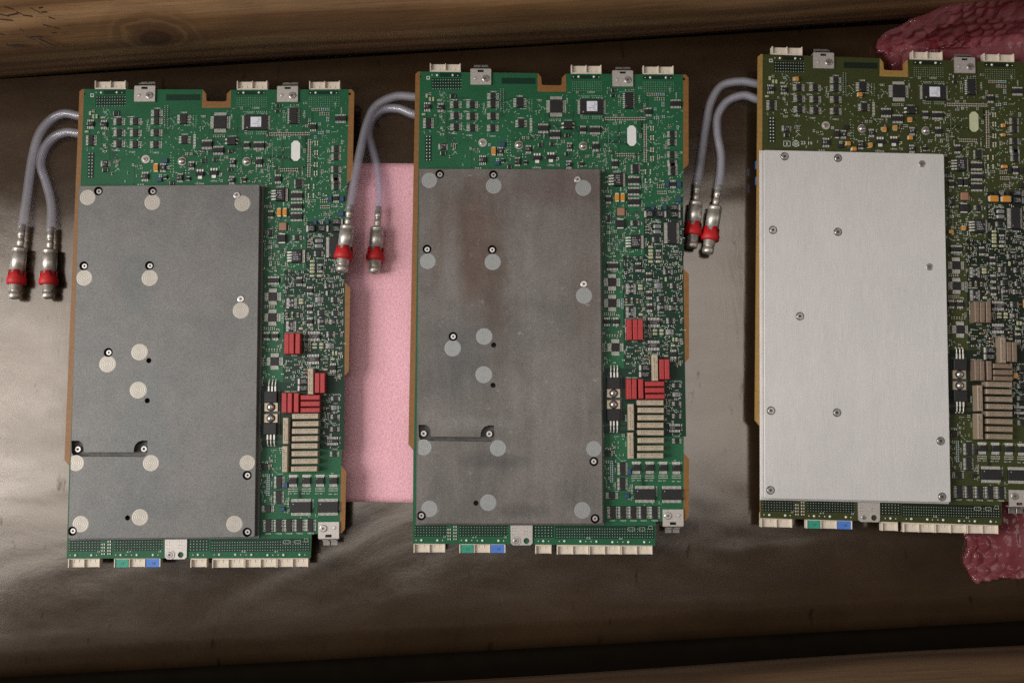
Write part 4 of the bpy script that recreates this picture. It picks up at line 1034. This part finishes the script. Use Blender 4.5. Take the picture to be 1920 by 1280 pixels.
def heat_plate(k, root, mat, spotmat):
    z0, z1 = PCB_Z + 0.6, PCB_Z + PT
    if k < 2: quad = [plan(0, 124.9, 1007.9, PT), plan(0, 474.6, 1008.9, PT), plan(0, 489.9, 347.7, PT), plan(0, 150.6, 346.3, PT)]
    else: quad = [plan(2, 1427.4, 932.7, PT), plan(2, 1778.5, 942.6, PT), plan(2, 1774.6, 289.7, PT), plan(2, 1438.2, 280.4, PT)]
    x0 = (quad[0][0] + quad[3][0]) / 2; x1 = (quad[1][0] + quad[2][0]) / 2; y0 = (quad[0][1] + quad[1][1]) / 2; y1 = (quad[2][1] + quad[3][1]) / 2
    out = []
    for cx, cy, a0 in ((x0 + 1.2, y0 + 1.2, math.pi), (x1 - 1.2, y0 + 1.2, 1.5 * math.pi), (x1 - 1.2, y1 - 1.2, 0), (x0 + 1.2, y1 - 1.2, .5 * math.pi)):
        out += [(cx + 1.2 * math.cos(a0 + t * math.pi / 8), cy + 1.2 * math.sin(a0 + t * math.pi / 8)) for t in range(5)]
    ccx, ccy = (x0 + x1) / 2, (y0 + y1) / 2
    rel = lambda p: (p[0] - ccx, p[1] - ccy)
    out = [rel(p) for p in out]
    mb = MB(); holes = []; floors = []
    if k < 2:
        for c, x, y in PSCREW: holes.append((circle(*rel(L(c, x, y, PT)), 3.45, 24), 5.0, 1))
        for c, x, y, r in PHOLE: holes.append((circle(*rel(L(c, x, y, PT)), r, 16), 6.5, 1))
        q = lambda x, y: rel(L('R', x, y, PT))
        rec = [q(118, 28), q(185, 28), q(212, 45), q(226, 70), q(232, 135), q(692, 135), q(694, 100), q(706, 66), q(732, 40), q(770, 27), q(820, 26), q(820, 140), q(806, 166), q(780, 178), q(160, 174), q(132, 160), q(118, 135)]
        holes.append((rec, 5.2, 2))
    else:
        for c, x, y in (('x', 225, 85), ('x', 591, 96), ('x', 145, 589), ('x', 590, 602), ('x', 330, 1180), ('y', 128, 603), ('y', 568, 616), ('y', 1260, 805), ('y', 125, 1133), ('y', 1270, 1177)):
            holes.append((circle(*rel(L(c, x, y, PT)), 3.35, 24), 2.2, 0))
    hz = z1 - 0.0
    ch = [( p[0] * (1 - .5 / abs(x1 - x0)), p[1] * (1 - .5 / abs(y1 - y0))) for p in out]
    top_out = [(p[0] - math.copysign(.35, p[0]), p[1] - math.copysign(.35, p[1])) for p in out]
    mb.fill(top_out, [h[0] for h in holes], z1, 0)
    n = len(out); b = len(mb.v)
    mb.v += [(p[0], p[1], z1 - .35) for p in out] + [(p[0], p[1], z1) for p in top_out]
    for i in range(n):
        j = (i + 1) % n; mb.face((b + i, b + j, b + n + j, b + n + i), 0, False)
    mb.wall(out, z0, z1 - .35, 0)
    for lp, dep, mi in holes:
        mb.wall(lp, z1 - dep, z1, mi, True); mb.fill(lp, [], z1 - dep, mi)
    pl = add('heat_spreader', mb, root, (ccx, ccy, 0), mats=[mat, RECESS, simple('shade_toned_recess', (0.085, 0.08, 0.075), .55, .3, .3, 300)])  # slot recess sides and floor coloured dark in place of shade
    fl = MB(); fw = 1.6
    fl.box(0, 0, PCB_Z + .06, (x1 - x0) + 2 * fw, (y1 - y0) + 2 * fw, 1.0, 0, .2)
    add('base_flange', fl, pl, mats=mat)
    if k < 2:
        for c, x, y, r in SPOTS:
            px, py = rel(L(c, x, y, PT)); rr = r / CROP[c][3] * .405
            cs = circle(px, py, rr, 40)
            lim_x0, lim_x1 = x0 - ccx + .4, x1 - ccx - .4
            cs = [(min(max(p[0], lim_x0), lim_x1), p[1]) for p in cs]
            cut = [h for h in holes if math.hypot(sum(p[0] for p in h[0]) / len(h[0]) - px, sum(p[1] for p in h[0]) / len(h[0]) - py) < rr + 4 and h[1] < 6]
            # a pocket that bites into the spot face takes its bite out of the disc
            pts = []
            for p in cs:
                for h in cut:
                    hx, hy = sum(q[0] for q in h[0]) / len(h[0]), sum(q[1] for q in h[0]) / len(h[0])
                    if len(h[0]) == 24 and math.hypot(p[0] - hx, p[1] - hy) < 3.5:
                        d = Vector((p[0] - hx, p[1] - hy)); d = d.normalized() * 3.5 if d.length > 1e-6 else Vector((0, 3.5))
                        v = Vector((px - hx, py - hy)).normalized()
                        # push the rim point to the pocket's edge, towards the spot's centre
                        ang = math.atan2(d.y, d.x); p = (hx + 3.5 * math.cos(ang), hy + 3.5 * math.sin(ang))
                        if d.dot(v) < 0: d2 = d - 2 * d.dot(v) * v; p = (hx + d2.x, hy + d2.y)
                pts.append((p[0] - px, p[1] - py))
            sb = MB(); sb.slab(pts, [], 0, .05, 0, 0, False)
            add('machined_spot', sb, pl, (px, py, z1 + .005), mats=spotmat)
        for c, x, y in PSCREW:
            p = rel(L(c, x, y, PT))
            wm = cached('washer', lambda: (lambda m: (m.slab(circle(0, 0, 3.3, 24), [circle(0, 0, 1.2, 16)], 0, .5), m.mesh('washer', RUBBER))[1])(MB()))
            so = add('screw', screw_mesh(2.25, 3.2, .36), pl, (p[0], p[1], z1 - 4.4)); add('washer', wm, pl, (p[0], p[1], z1 - 4.98))
        for c, x, y in PFLUSH:
            p = rel(L(c, x, y, PT)); add('screw', screw_mesh(2.6, .5, .40), pl, (p[0], p[1], z1 + .01))
        for x, y in ((160, 108), (773, 105)):
            p = rel(L('R', x, y, PT)); add('screw', screw_mesh(2.5, 2.0, .42), pl, (p[0], p[1], z1 - 5.18))
        for c, x, y, r in EJECT:
            p = rel(L(c, x, y, PT)); em = cached(('ej', mat.name), lambda: (lambda m: (m.slab(circle(0, 0, 3.0, 28), [circle(0, 0, 2.75, 28)], 0, .08), m.mesh('ejector_mark', mat))[1])(MB()))
            add('ejector_mark', em, pl, (p[0], p[1], z1 + .003))
    else:
        for lp, dep, mi in holes:
            p = (sum(q[0] for q in lp) / len(lp), sum(q[1] for q in lp) / len(lp)); add('screw', screw_mesh(2.75, 2.1, .42), pl, (p[0], p[1], z1 - dep + .02))
        for c, x, y in (('x', 1165, 137), ('x', 1216, 843)):
            p = rel(L(c, x, y, PT)); add('screw', screw_mesh(2.75, .4, .40), pl, (p[0], p[1], z1 + .01))
    return pl

def smooth_path(pts, n=8):
    P = [Vector(p) for p in pts]; P = [P[0] * 2 - P[1]] + P + [P[-1] * 2 - P[-2]]; out = []
    for i in range(1, len(P) - 2):
        for s in range(n):
            t = s / n; a, b, c, d = P[i - 1], P[i], P[i + 1], P[i + 2]
            out.append(0.5 * ((2 * b) + (c - a) * t + (2 * a - 5 * b + 4 * c - d) * t * t + (3 * b - a - 3 * c + d) * t ** 3))
    return out + [P[-2]]
def hose_mat():
    m, t, b = nodes_of('translucent_silicone'); co = t.nodes.new('ShaderNodeTexCoord'); n = link_noise(t, co, 70, 4)
    c = ramp(t, n.outputs['Fac'], [(0.3, (0.74, 0.74, 0.82)), (0.7, (0.88, 0.88, 0.93))])
    t.links.new(c.outputs['Color'], b.inputs['Base Color']); b.inputs['Roughness'].default_value = 0.16
    b.inputs['Specular IOR Level'].default_value = 1.0; b.inputs['Coat Weight'].default_value = 1.0; b.inputs['Coat Roughness'].default_value = 0.08
    tr = t.nodes.new('ShaderNodeBsdfTransparent'); tr.inputs['Color'].default_value = (0.93, 0.93, 0.96, 1)
    ms = t.nodes.new('ShaderNodeMixShader'); ms.inputs[0].default_value = 0.15
    t.links.new(tr.outputs[0], ms.inputs[1]); t.links.new(b.outputs[0], ms.inputs[2])
    t.links.new(ms.outputs[0], t.nodes['Material Output'].inputs['Surface'])
    return m
HOSE = hose_mat()
def lathe_along(prof, a, b, n=28, mi=0, crenel=None):
    """profile (t along a-b in mm, radius) turned about the axis a -> b"""
    mb = MB(); d = (b - a).normalized(); x = d.cross(Vector((0, 0, 1))).normalized(); y = x.cross(d)
    for k, (t, r) in enumerate(prof):
        for i in range(n):
            an = 2 * math.pi * i / n; tt = t
            if crenel and k in crenel[0]: tt = t + (crenel[1] if (i // (n // 8)) % 2 else 0)
            mb.v.append(tuple(a + d * tt + x * (r * math.cos(an)) + y * (r * math.sin(an))))
    for k in range(len(prof) - 1):
        for i in range(n):
            j = (i + 1) % n; o = k * n; mb.face((o + j, o + i, o + n + i, o + n + j), mi, abs(prof[k][0] - prof[k + 1][0]) > .5 and abs(prof[k][1] - prof[k + 1][1]) < 1.2)
    o = (len(prof) - 1) * n
    mb.face(tuple(range(o, o + n))[::-1], mi); mb.face(tuple(range(n)), mi)
    return mb
def coolant_line(root, path, end, rad=3.5, mark=None):
    """path: (px, py, z mm) from under the board to the coupling; end: last point of the coupling"""
    inv = root.matrix_world.inverted()
    W = lambda p: inv @ (ground(p[0], p[1], p[2]) / 1000) * 1000
    pts = smooth_path([W(p) for p in path])
    mb = MB(); mb.tube(pts, rad, 18, 0, False); mb.tube(pts, rad * .62, 18, 0, False, True)
    for e in (0, len(pts) - 1):
        b = e * 18; c = len(pts) * 18 + e * 18
        for i in range(18):
            j = (i + 1) % 18; q = (b + i, b + j, c + j, c + i); mb.face(q if e else q[::-1], 0)
    o = add('coolant_hose', mb, root, mats=HOSE)
    a, b = W(path[-1]), W(end); d = (b - a).normalized(); ln = (b - a).length; s = ln / 55.0
    a = a - d * 5
    prof = [(0, 2.2), (.3, 2.7), (6, 2.7), (6.3, 2.95), (10, 2.95), (10.3, 2.5), (12, 2.5), (12.3, 2.95), (16, 2.95), (16.4, 2.7), (18.5, 2.7), (18.7, 5.6), (19.5, 6.1), (21.5, 6.1), (21.7, 5.8), (22.3, 5.8), (22.5, 6.2), (37, 6.2), (37.2, 5.4), (49.0, 5.4), (49.2, 5.0), (52.5, 5.0), (52.8, 4.4), (53.8, 4.4), (54, 5.1), (57.5, 5.1), (59, 4.4), (59.3, 3.2), (57, 3.0)]
    prof = [(t * s, r * .9) for t, r in prof]
    cp = add('quick_coupling', lathe_along(prof, a, b), root, mats=COUPLING)
    ring_p = [(t * s, r * .92) for t, r in ((36.8, 6.25), (36.8, 6.9), (41.5, 7.1), (44, 7.9), (47.6, 7.9), (48.2, 6.9), (48.2, 5.4))]
    add('locking_ring', lathe_along(ring_p, a, b, 32, 0, ((0, 1), 4.2 * s)), cp, mats=REDRING)
    return o

def build_board(k, label, cat_group, pcb, dark, trace, lam, plate_mat, spotm, redm, relaym, patch, hoses):
    root = bpy.data.objects.new('circuit_board', None); COL.objects.link(root)
    x, y, th, sy = POSE[k]; c, s = math.cos(th), math.sin(th)
    root.location = ((x + c * CX - s * CY) / 1000, (y + s * CX + c * CY) / 1000, 0)
    root.rotation_euler = (0, 0, th); root.scale = (1, 1 + sy, 1)
    bpy.context.view_layer.update()
    tag(root, label, 'circuit board', cat_group)
    z = PCB_Z
    mb = MB(); mb.slab(OUT, HOLES, z - 2.2, z, 0, 1); add('substrate', mb, root, mats=[pcb, lam])
    for bl in BARE:
        mb = MB(); mb.fill(bl, [h for h in HOLES if inside(h[0], bl)], z + .03); add('bare_edge', mb, root, mats=lam)
    cold = MB(); a, b = plan(1, 806, 998), plan(1, 1110, 172); cold.box((a[0] + b[0]) / 2, (a[1] + b[1]) / 2, 0, b[0] - a[0], b[1] - a[1], z - 2.25, 0, .4)
    foot = plan(1, 1225, 560); 
    add('cold_plate', cold, root, mats=simple('cast_cold_plate', (0.25, 0.25, 0.25), .5, .4))
    board_stuff(k, root, dark, trace, k == 2)
    for i, cdef in enumerate(CHIPS + GREYS):
        cr, cx, cy, w, h, st, n, ow, hg, mk = cdef
        p = L(cr, cx, cy); bw, bh = size(cr, cx, cy, w, h); o_ = ow / w * bw if st in ('lr', 'q') else ow / h * bh
        bm, lm = chip_meshes(bw, bh, st, n, o_, hg, GREYCHIP if i >= len(CHIPS) and k < 2 else BLACK, mk, i)
        o = add('integrated_circuit', bm, root, (*p, z))
        if lm: add('leads', lm, o)
        if (cr, cx) == ('b', 605):
            sb = MB(); sw, sh = size('b', 605, 552, 120, 114); sb.box(0, 0, 0, sw, sh, .08, 0)
            for s_, tx, ty, tw in (('E1', .3, .34, .16), ('007', .3, .17, .28), ('T06L', .16, 0, .42), ('Z41B3', 0, -.18, .6), ('E2A', .3, -.36, .24)):
                put_text(sb, s_, tx * sw, ty * sh, tw * sw, sh * .12, .1, 1)
            q = L('b', 608, 552); add('label_sticker', sb, o, (q[0] - p[0], q[1] - p[1], hg + .01), mats=[STICKER, INK])
    nm = {'tantalum': ('tantalum_capacitor', YELLOW), 'copper': ('ceramic_capacitor', COPPER), 'black': ('power_inductor', BLACK), 'black2': ('small_diode', BLACK), 'blue': ('ceramic_capacitor', BLUE), 'grey': ('small_inductor', GREYCHIP), 'cream': ('ceramic_capacitor', CREAM), 'cream2': ('ceramic_capacitor', SIENNA)}
    for cr, cx, cy, w, h, d, kind in BLOCKS:
        name, m = nm[kind]
        if k == 2 and kind in ('tantalum', 'blue'): m = BLACK
        p = L(cr, cx, cy); bw, bh = size(cr, cx, cy, w, h)
        add(name, block_mesh(name, bw, bh, d, m, .15 if d < 1.2 else .25, kind not in ('copper', 'blue')), root, (*p, z))
    if k == 2:
        for cr, cx, cy, w, h, d in BLOCKS3:
            p = L(cr, cx, cy); bw, bh = size(cr, cx, cy, w, h); add('tantalum_capacitor', block_mesh('tantalum_capacitor', bw, bh, d, YELLOW, .25, True), root, (*p, z + .9))
    for i, (kind, cr, cx, cy, w, h) in enumerate(TALL):
        p = L(cr, cx, cy, 8); bw, bh = size(cr, cx, cy, w, h, 8)
        body, mark, d = tall_mesh(kind, bw, bh, relaym if kind == 'relay' else redm, i % 3)
        rr = random.Random(100 * k + i)
        o = add('reed_relay' if kind == 'relay' else 'film_capacitor', body, root, (p[0] + rr.uniform(-.25, .25), p[1] + rr.uniform(-.08, .08), z), rr.uniform(-.008, .008))
        if mark: add('printed_marking', mark, o)
    for i, (cr, cx, cy, w, h, side, tl, npin, mk) in enumerate(TABBED):
        if k == 2 and i in (2, 3): continue
        p = L(cr, cx, cy); bw, bh = size(cr, cx, cy, w, h); sg = 1 if side == 'r' else -1; t_ = tl / w * bw
        def mk_():
            b_ = MB(); b_.box(0, 0, .3, bw, bh, 3.2 if npin else 2.2, 0, .3, 0, .1); scribble(b_, random.Random(i), 0, 0, bw * .75, bh * .7, mk + 1, (3.5 if npin else 2.5) + .02, 1); return b_.mesh('power_package', [BLACK, GREYINK])
        o = add('power_package', cached(('pp', i), mk_), root, (*p, z))
        tb = MB(); tb.box(sg * (bw / 2 + t_ / 2 - .1), 0, .1, t_, bh * 1.0, 1.2, 0, .1)
        add('solder_tab', tb, o, mats=BRACKET)
        if npin:
            lb = MB()
            for q in range(4):
                yy = (q - 1.5) * bh * .215
                lb.box(-bw / 2 - .9, yy, .9, 1.8, bh * .1, .5); lb.box(-bw / 2 - 2.9, yy, .08, 2.0, bh * .12, .45)
            add('leads', lb, o, mats=TIN)
    for i, (cr, cx, cy, w, h) in enumerate(SOT223):
        p = L(cr, cx, cy); bw, bh = size(cr, cx, cy, w, h)
        b_ = MB(); b_.box(0, 0, .2, bw, bh, 1.6, 0, .2, 0, .1); o = add('voltage_regulator', b_, root, (*p, z), mats=BLACK)
        lb = MB(); lb.box(0, -bh / 2 - 1.1, .1, bw * .52, 2.4, .5, 0, .1)
        for q in (-1, 0, 1): lb.box(q * bw * .32, bh / 2 + 1.0, .1, bw * .2, 2.2, .5, 0, .08)
        add('leads', lb, o, mats=TIN)
    # two screwed-down power transistors, tab to tab
    p = L('e', 280, 452); sw, sh = size('e', 280, 452, 205, 580)
    b_ = MB(); b_.box(0, 0, .06, sw, sh, .5, 0, .1); add('insulating_pad', b_, root, (*p, z), mats=simple('grey_green_pad', (0.035, 0.05, 0.042), .5))
    for up_, ys, yb, yl0, yl1, lx in ((1, 383, 256, 40, 186, (238, 280, 320)), (-1, 526, 658, 730, 872, (235, 275, 318))):
        p = L('e', 272, yb, 3); bw, bh = size('e', 272, yb, 165, 146)
        b_ = MB(); b_.box(0, 0, .7, bw, bh, 3.9, 0, .35, 0, .1); o = add('power_transistor', b_, root, (*p, z), mats=BLACK)
        q = L('e', 272, ys, 2); tw, th_ = size('e', 272, ys, 165, 106); rel = (q[0] - p[0], q[1] - p[1])
        tb = MB(); tb.slab([(-tw / 2, -th_ / 2), (tw / 2, -th_ / 2), (tw / 2, th_ / 2), (-tw / 2, th_ / 2)], [circle(0, 0, 1.6, 16)], .7, 2.1); add('metal_tab', tb, o, (*rel, 0), mats=simple('tab_metal', (0.55, 0.46, 0.34), .4, .4, .08, 500))
        add('washer', cached('blackring', lambda: (lambda m: (m.slab(circle(0, 0, 3.25, 24), [circle(0, 0, 1.2, 16)], 0, .35), m.mesh('washer', RUBBER))[1])(MB())), o, (rel[0], rel[1], 2.15))
        add('screw', dome_screw(), o, (rel[0], rel[1], 2.2))
        lb = MB()
        for xx in lx:
            A = L('e', xx, yl1 if up_ > 0 else yl0, 2); B = L('e', xx, yl0 if up_ > 0 else yl1, 0)
            A = (A[0] - p[0], A[1] - p[1]); B = (B[0] - p[0], B[1] - p[1]); M = (A[0], A[1] + (B[1] - A[1]) * .45)
            lb.bar(*A, *M, 1.15, 1.9, .5); lb.tube([(M[0], M[1], 2.1), (B[0], B[1] - (B[1] - M[1]) * .15, 1.6), (B[0], B[1], .1)], .42, 8); lb.lathe([(.75, .05), (.45, .4)], 10, 0, *B)
        add('leads', lb, o, mats=TIN)
    # washers with screw heads in the bare area above the plate
    for cr, cx, cy, kind in (('a', 822, 962, 0), ('a', 1237, 990, 1), ('b', 508, 1000, 1)):
        p = L(cr, cx, cy)
        wm = cached(('padring', kind), lambda: (lambda m: (m.slab(circle(0, 0, 3.3, 28), [circle(0, 0, 1.5, 16)], .05, .35 if kind else .2), m.mesh('washer', BRACKET))[1])(MB()))
        o = add('washer', wm, root, (*p, z))
        if kind:
            add('screw', dome_screw(), o)
        else: add('screw', screw_mesh(1.9, .6, .42), o, (0, 0, .2))
    # fiducial frame beside the top left connector
    fp = L('a', 200, 222); b_ = MB(); r_ = 1.35
    b_.slab([(-r_, -r_), (r_, -r_), (r_, r_), (-r_, r_)], [[(-.8, -.8), (.8, -.8), (.8, .8), (-.8, .8)]], .05, .2); add('fiducial_frame', b_, root, (*fp, z), mats=SOLDER)
    # elongated paper patch
    pc = L('b', 1063, 884); pw, ph = size('b', 1063, 884, 104, 232)
    b_ = MB(); ol = [(-pw * .2, -ph / 2), (pw * .2, -ph / 2), (pw / 2, -ph * .36), (pw / 2, ph * .36), (pw * .2, ph / 2), (-pw * .2, ph / 2), (-pw / 2, ph * .36), (-pw / 2, -ph * .36)]
    b_.slab(ol, [], .1, .5); add('blank_patch', b_, root, (*pc, z), mats=patch)
    # brackets
    bracket(root, k, 'a', 802, 218, 236, 176, (857, 236), (741, 232), (800, 150, 70, 26), 1, [(762, 100, 78, 46), (848, 100, 78, 46)])
    bracket(root, k, 'b', 959, 238, 238, 176, (1016, 254), (895, 248), (960, 168, 70, 24), 1, [(918, 122, 80, 44), (1006, 122, 80, 44)])
    bracket(root, k, 'f', 1021, 738, 264, 206, (955, 715), (1095, 710), (1020, 812, 80, 36), -1, [(962, 898, 86, 72), (1060, 898, 86, 72)])
    ol = [('g', 935, 967), ('g', 1130, 967), ('g', 1130, 1126), ('g', 1112, 1144), ('g', 958, 1144), ('g', 937, 1126)]
    ol = [L(*q) for q in ol]; bc = L('g', 1032, 1055); mb = MB()
    mb.slab([(q[0] - bc[0], q[1] - bc[1]) for q in ol], [circle(L('g', 1077, 1105)[0] - bc[0], L('g', 1077, 1105)[1] - bc[1], 2.2, 20)], .12, 1.2)
    o = add('mounting_bracket', mb, root, (*bc, z), mats=BRACKET)
    q = L('g', 983, 1104)
    if k < 2:
        hx = MB(); hx.slab(circle(0, 0, 3.6, 8, math.pi / 8), [circle(0, 0, 2.2, 16)], 0, .5); h_ = add('washer', hx, o, (q[0] - bc[0], q[1] - bc[1], 1.21), mats=STEEL)
        add('screw', screw_mesh(2.1, .9, .5), o, (q[0] - bc[0], q[1] - bc[1], 1.22))
    else:
        add('screw', screw_mesh(1.7, .5, .5), o, (q[0] - bc[0], q[1] - bc[1], 1.22))
    dots = MB()
    for gx in (955, 975, 1062, 1085):
        for gy in (992, 1020, 1048):
            w_ = L('g', gx, gy); dots.lathe([(.28, 1.2), (.28, 1.23)], 8, 0, w_[0] - bc[0], w_[1] - bc[1])
    d_ = add('pin_holes', dots, o, mats=INK); d_['kind'] = 'stuff'
    # edge connectors, bottom then top
    connector(root, [(776, 805.5), (805.5, 835)], 1019, 1035, -1)
    connector(root, [(861.5, 889.5, GREENINS, '1X'), (889.5, 918.5), (918.5, 948, BLUEINS, '1B')], 1019.5, 1035.5, -1)
    connector(root, [(1003.5, 1034)], 1022, 1037, -1)
    for i in range(3): connector(root, [(1044 + 59.8 * i, 1073.8 + 59.8 * i), (1073.8 + 59.8 * i, 1103.4 + 59.8 * i)], 1022.5, 1038.5, -1)
    connector(root, [(806.5, 835.5), (835.5, 864)], 120.5, 134.3, 1); connector(root, [(1070.5, 1099), (1099, 1127.5)], 123.5, 138.3, 1); connector(root, [(1205, 1234), (1234, 1262.5)], 125, 139.5, 1)
    if k == 2:
        for py in (308, 338):
            a_ = plan(2, 1422.5, py, -6); cb = MB(); cb.box(0, 0, 0, 3.4, 6.2, 5.5, 0, .3); add('side_connector', cb, root, (a_[0], a_[1], 9.5), mats=COPPERBLUE)
    heat_plate(k, root, plate_mat, spotm)
    for path, end in hoses: coolant_line(root, path, end)
    return root

G1 = pcb_mat('green_solder_mask', (0.015, 0.100, 0.043), (0.021, 0.126, 0.058))
G1d = pcb_mat('green_mask_without_copper', (0.006, 0.030, 0.016), (0.008, 0.038, 0.021))
G1t = simple('green_mask_over_trace', (0.009, 0.058, 0.028), .42, 0, .1, 500)
G3 = pcb_mat('olive_solder_mask', (0.040, 0.048, 0.013), (0.048, 0.058, 0.017))
G3d = pcb_mat('olive_mask_without_copper', (0.009, 0.015, 0.008), (0.012, 0.019, 0.010))
G3t = simple('olive_mask_over_trace', (0.038, 0.050, 0.014), .42, 0, .1, 500)
P1 = cast_mat('grey_cast_aluminium', (0.140, 0.142, 0.139), (0.186, 0.180, 0.171), [(-0.015, -0.055, 0.035, 0.05, .35, (0.132, 0.148, 0.148)), (0.05, 0.11, 0.02, 0.03, .4, (0.125, 0.132, 0.140)), (-0.022, 0.06, 0.015, 0.03, .5, (0.120, 0.138, 0.140)), (-0.012, -0.11, 0.03, 0.012, .5, (0.118, 0.132, 0.138))])
P2 = cast_mat('stained_cast_aluminium', (0.140, 0.130, 0.123), (0.205, 0.188, 0.176), [(-0.030, 0.075, 0.034, 0.066, .8, (0.118, 0.076, 0.058)), (-0.045, 0.045, 0.010, 0.06, .55, (0.24, 0.23, 0.225)), (-0.03, -0.06, 0.035, 0.006, .5, (0.25, 0.24, 0.23)), (0.03, -0.03, 0.018, 0.07, .4, (0.23, 0.215, 0.205)), (0.015, 0.06, 0.007, 0.08, .45, (0.22, 0.21, 0.205)), (-0.012, 0.03, 0.012, 0.05, .7, (0.100, 0.075, 0.062)), (0.045, 0.120, 0.045, 0.022, .7, (0.135, 0.098, 0.088)), (-0.038, -0.012, 0.026, 0.045, .7, (0.110, 0.112, 0.110)),
    (0.058, 0.04, 0.012, 0.06, .6, (0.165, 0.135, 0.118)), (-0.01, -0.088, 0.030, 0.007, .75, (0.105, 0.100, 0.095)), (0.01, -0.125, 0.022, 0.006, .7, (0.110, 0.100, 0.095))], True)
P3 = cast_mat('clean_brushed_aluminium', (0.69, 0.675, 0.667), (0.705, 0.69, 0.682), None, None, True)
S1 = spot_mat('turned_spot_cream', (0.43, 0.40, 0.35)); S2 = spot_mat('turned_spot_grey', (0.315, 0.325, 0.32))
GRP = 'circuit boards laid out in a row'
zc, zr = 8.0, 29.5
build_board(0, 'green circuit board with plain grey metal cover and cream round marks, at the far left', GRP, G1, G1d, G1t, LAMINATE, P1, S1, RED, TAN, WHITE, [
    ([(190, 222, 11), (150, 218, 10), (120, 213, 8), (95, 225, 5), (73, 253, 5), (60, 300, 5), (50, 370, 5.5), (41, 432, 7)], (27, 562, 8)),
    ([(190, 252, 11), (150, 251, 10), (125, 248, 8), (100, 258, 5), (82, 281, 4.5), (76.5, 311, 4.5), (86, 342, 4.5), (96, 385, 5), (95, 437, 7)], (90, 562, 8))])
build_board(1, 'green circuit board with brown-stained metal cover, between the other two boards', GRP, G1, G1d, G1t, LAMINATE, P2, S2, RED, TAN, WHITE, [
    ([(815, 186, 12), (777, 182, 11), (741, 181, 9), (706, 198, 9), (689, 228, 12), (676.6, 278, 18), (665.6, 334, 24), (655.5, 396, 29)], (640, 513, 31)),
    ([(815, 219, 12), (777, 215, 11), (747, 204, 8), (719, 206, 5), (698, 224, 5), (692, 249, 6), (697, 274, 7), (707.5, 315, 8.5), (711, 359, 9.5), (709.2, 399, 11)], (701.6, 515, 12))])
build_board(2, 'olive green circuit board with bright blank silver cover, cut off by the right edge', GRP, G3, G3d, G3t, LAMINATE3, P3, S1, UMBER, TAN3, WHITE3, [
    ([(1460, 162, 11), (1422, 158, 10), (1389, 153, 8), (1354, 160.6, 5), (1334, 189, 5), (1324.7, 229, 5), (1315, 295, 5.5), (1307, 350, 7)], (1296.6, 468, 8)),
    ([(1460, 190, 11), (1422, 187, 10), (1395, 179, 8), (1364, 190, 5), (1346, 217, 4.5), (1345, 251, 4.5), (1351.5, 289, 4.5), (1351, 323, 5), (1346, 358, 7)], (1326, 478, 8))])
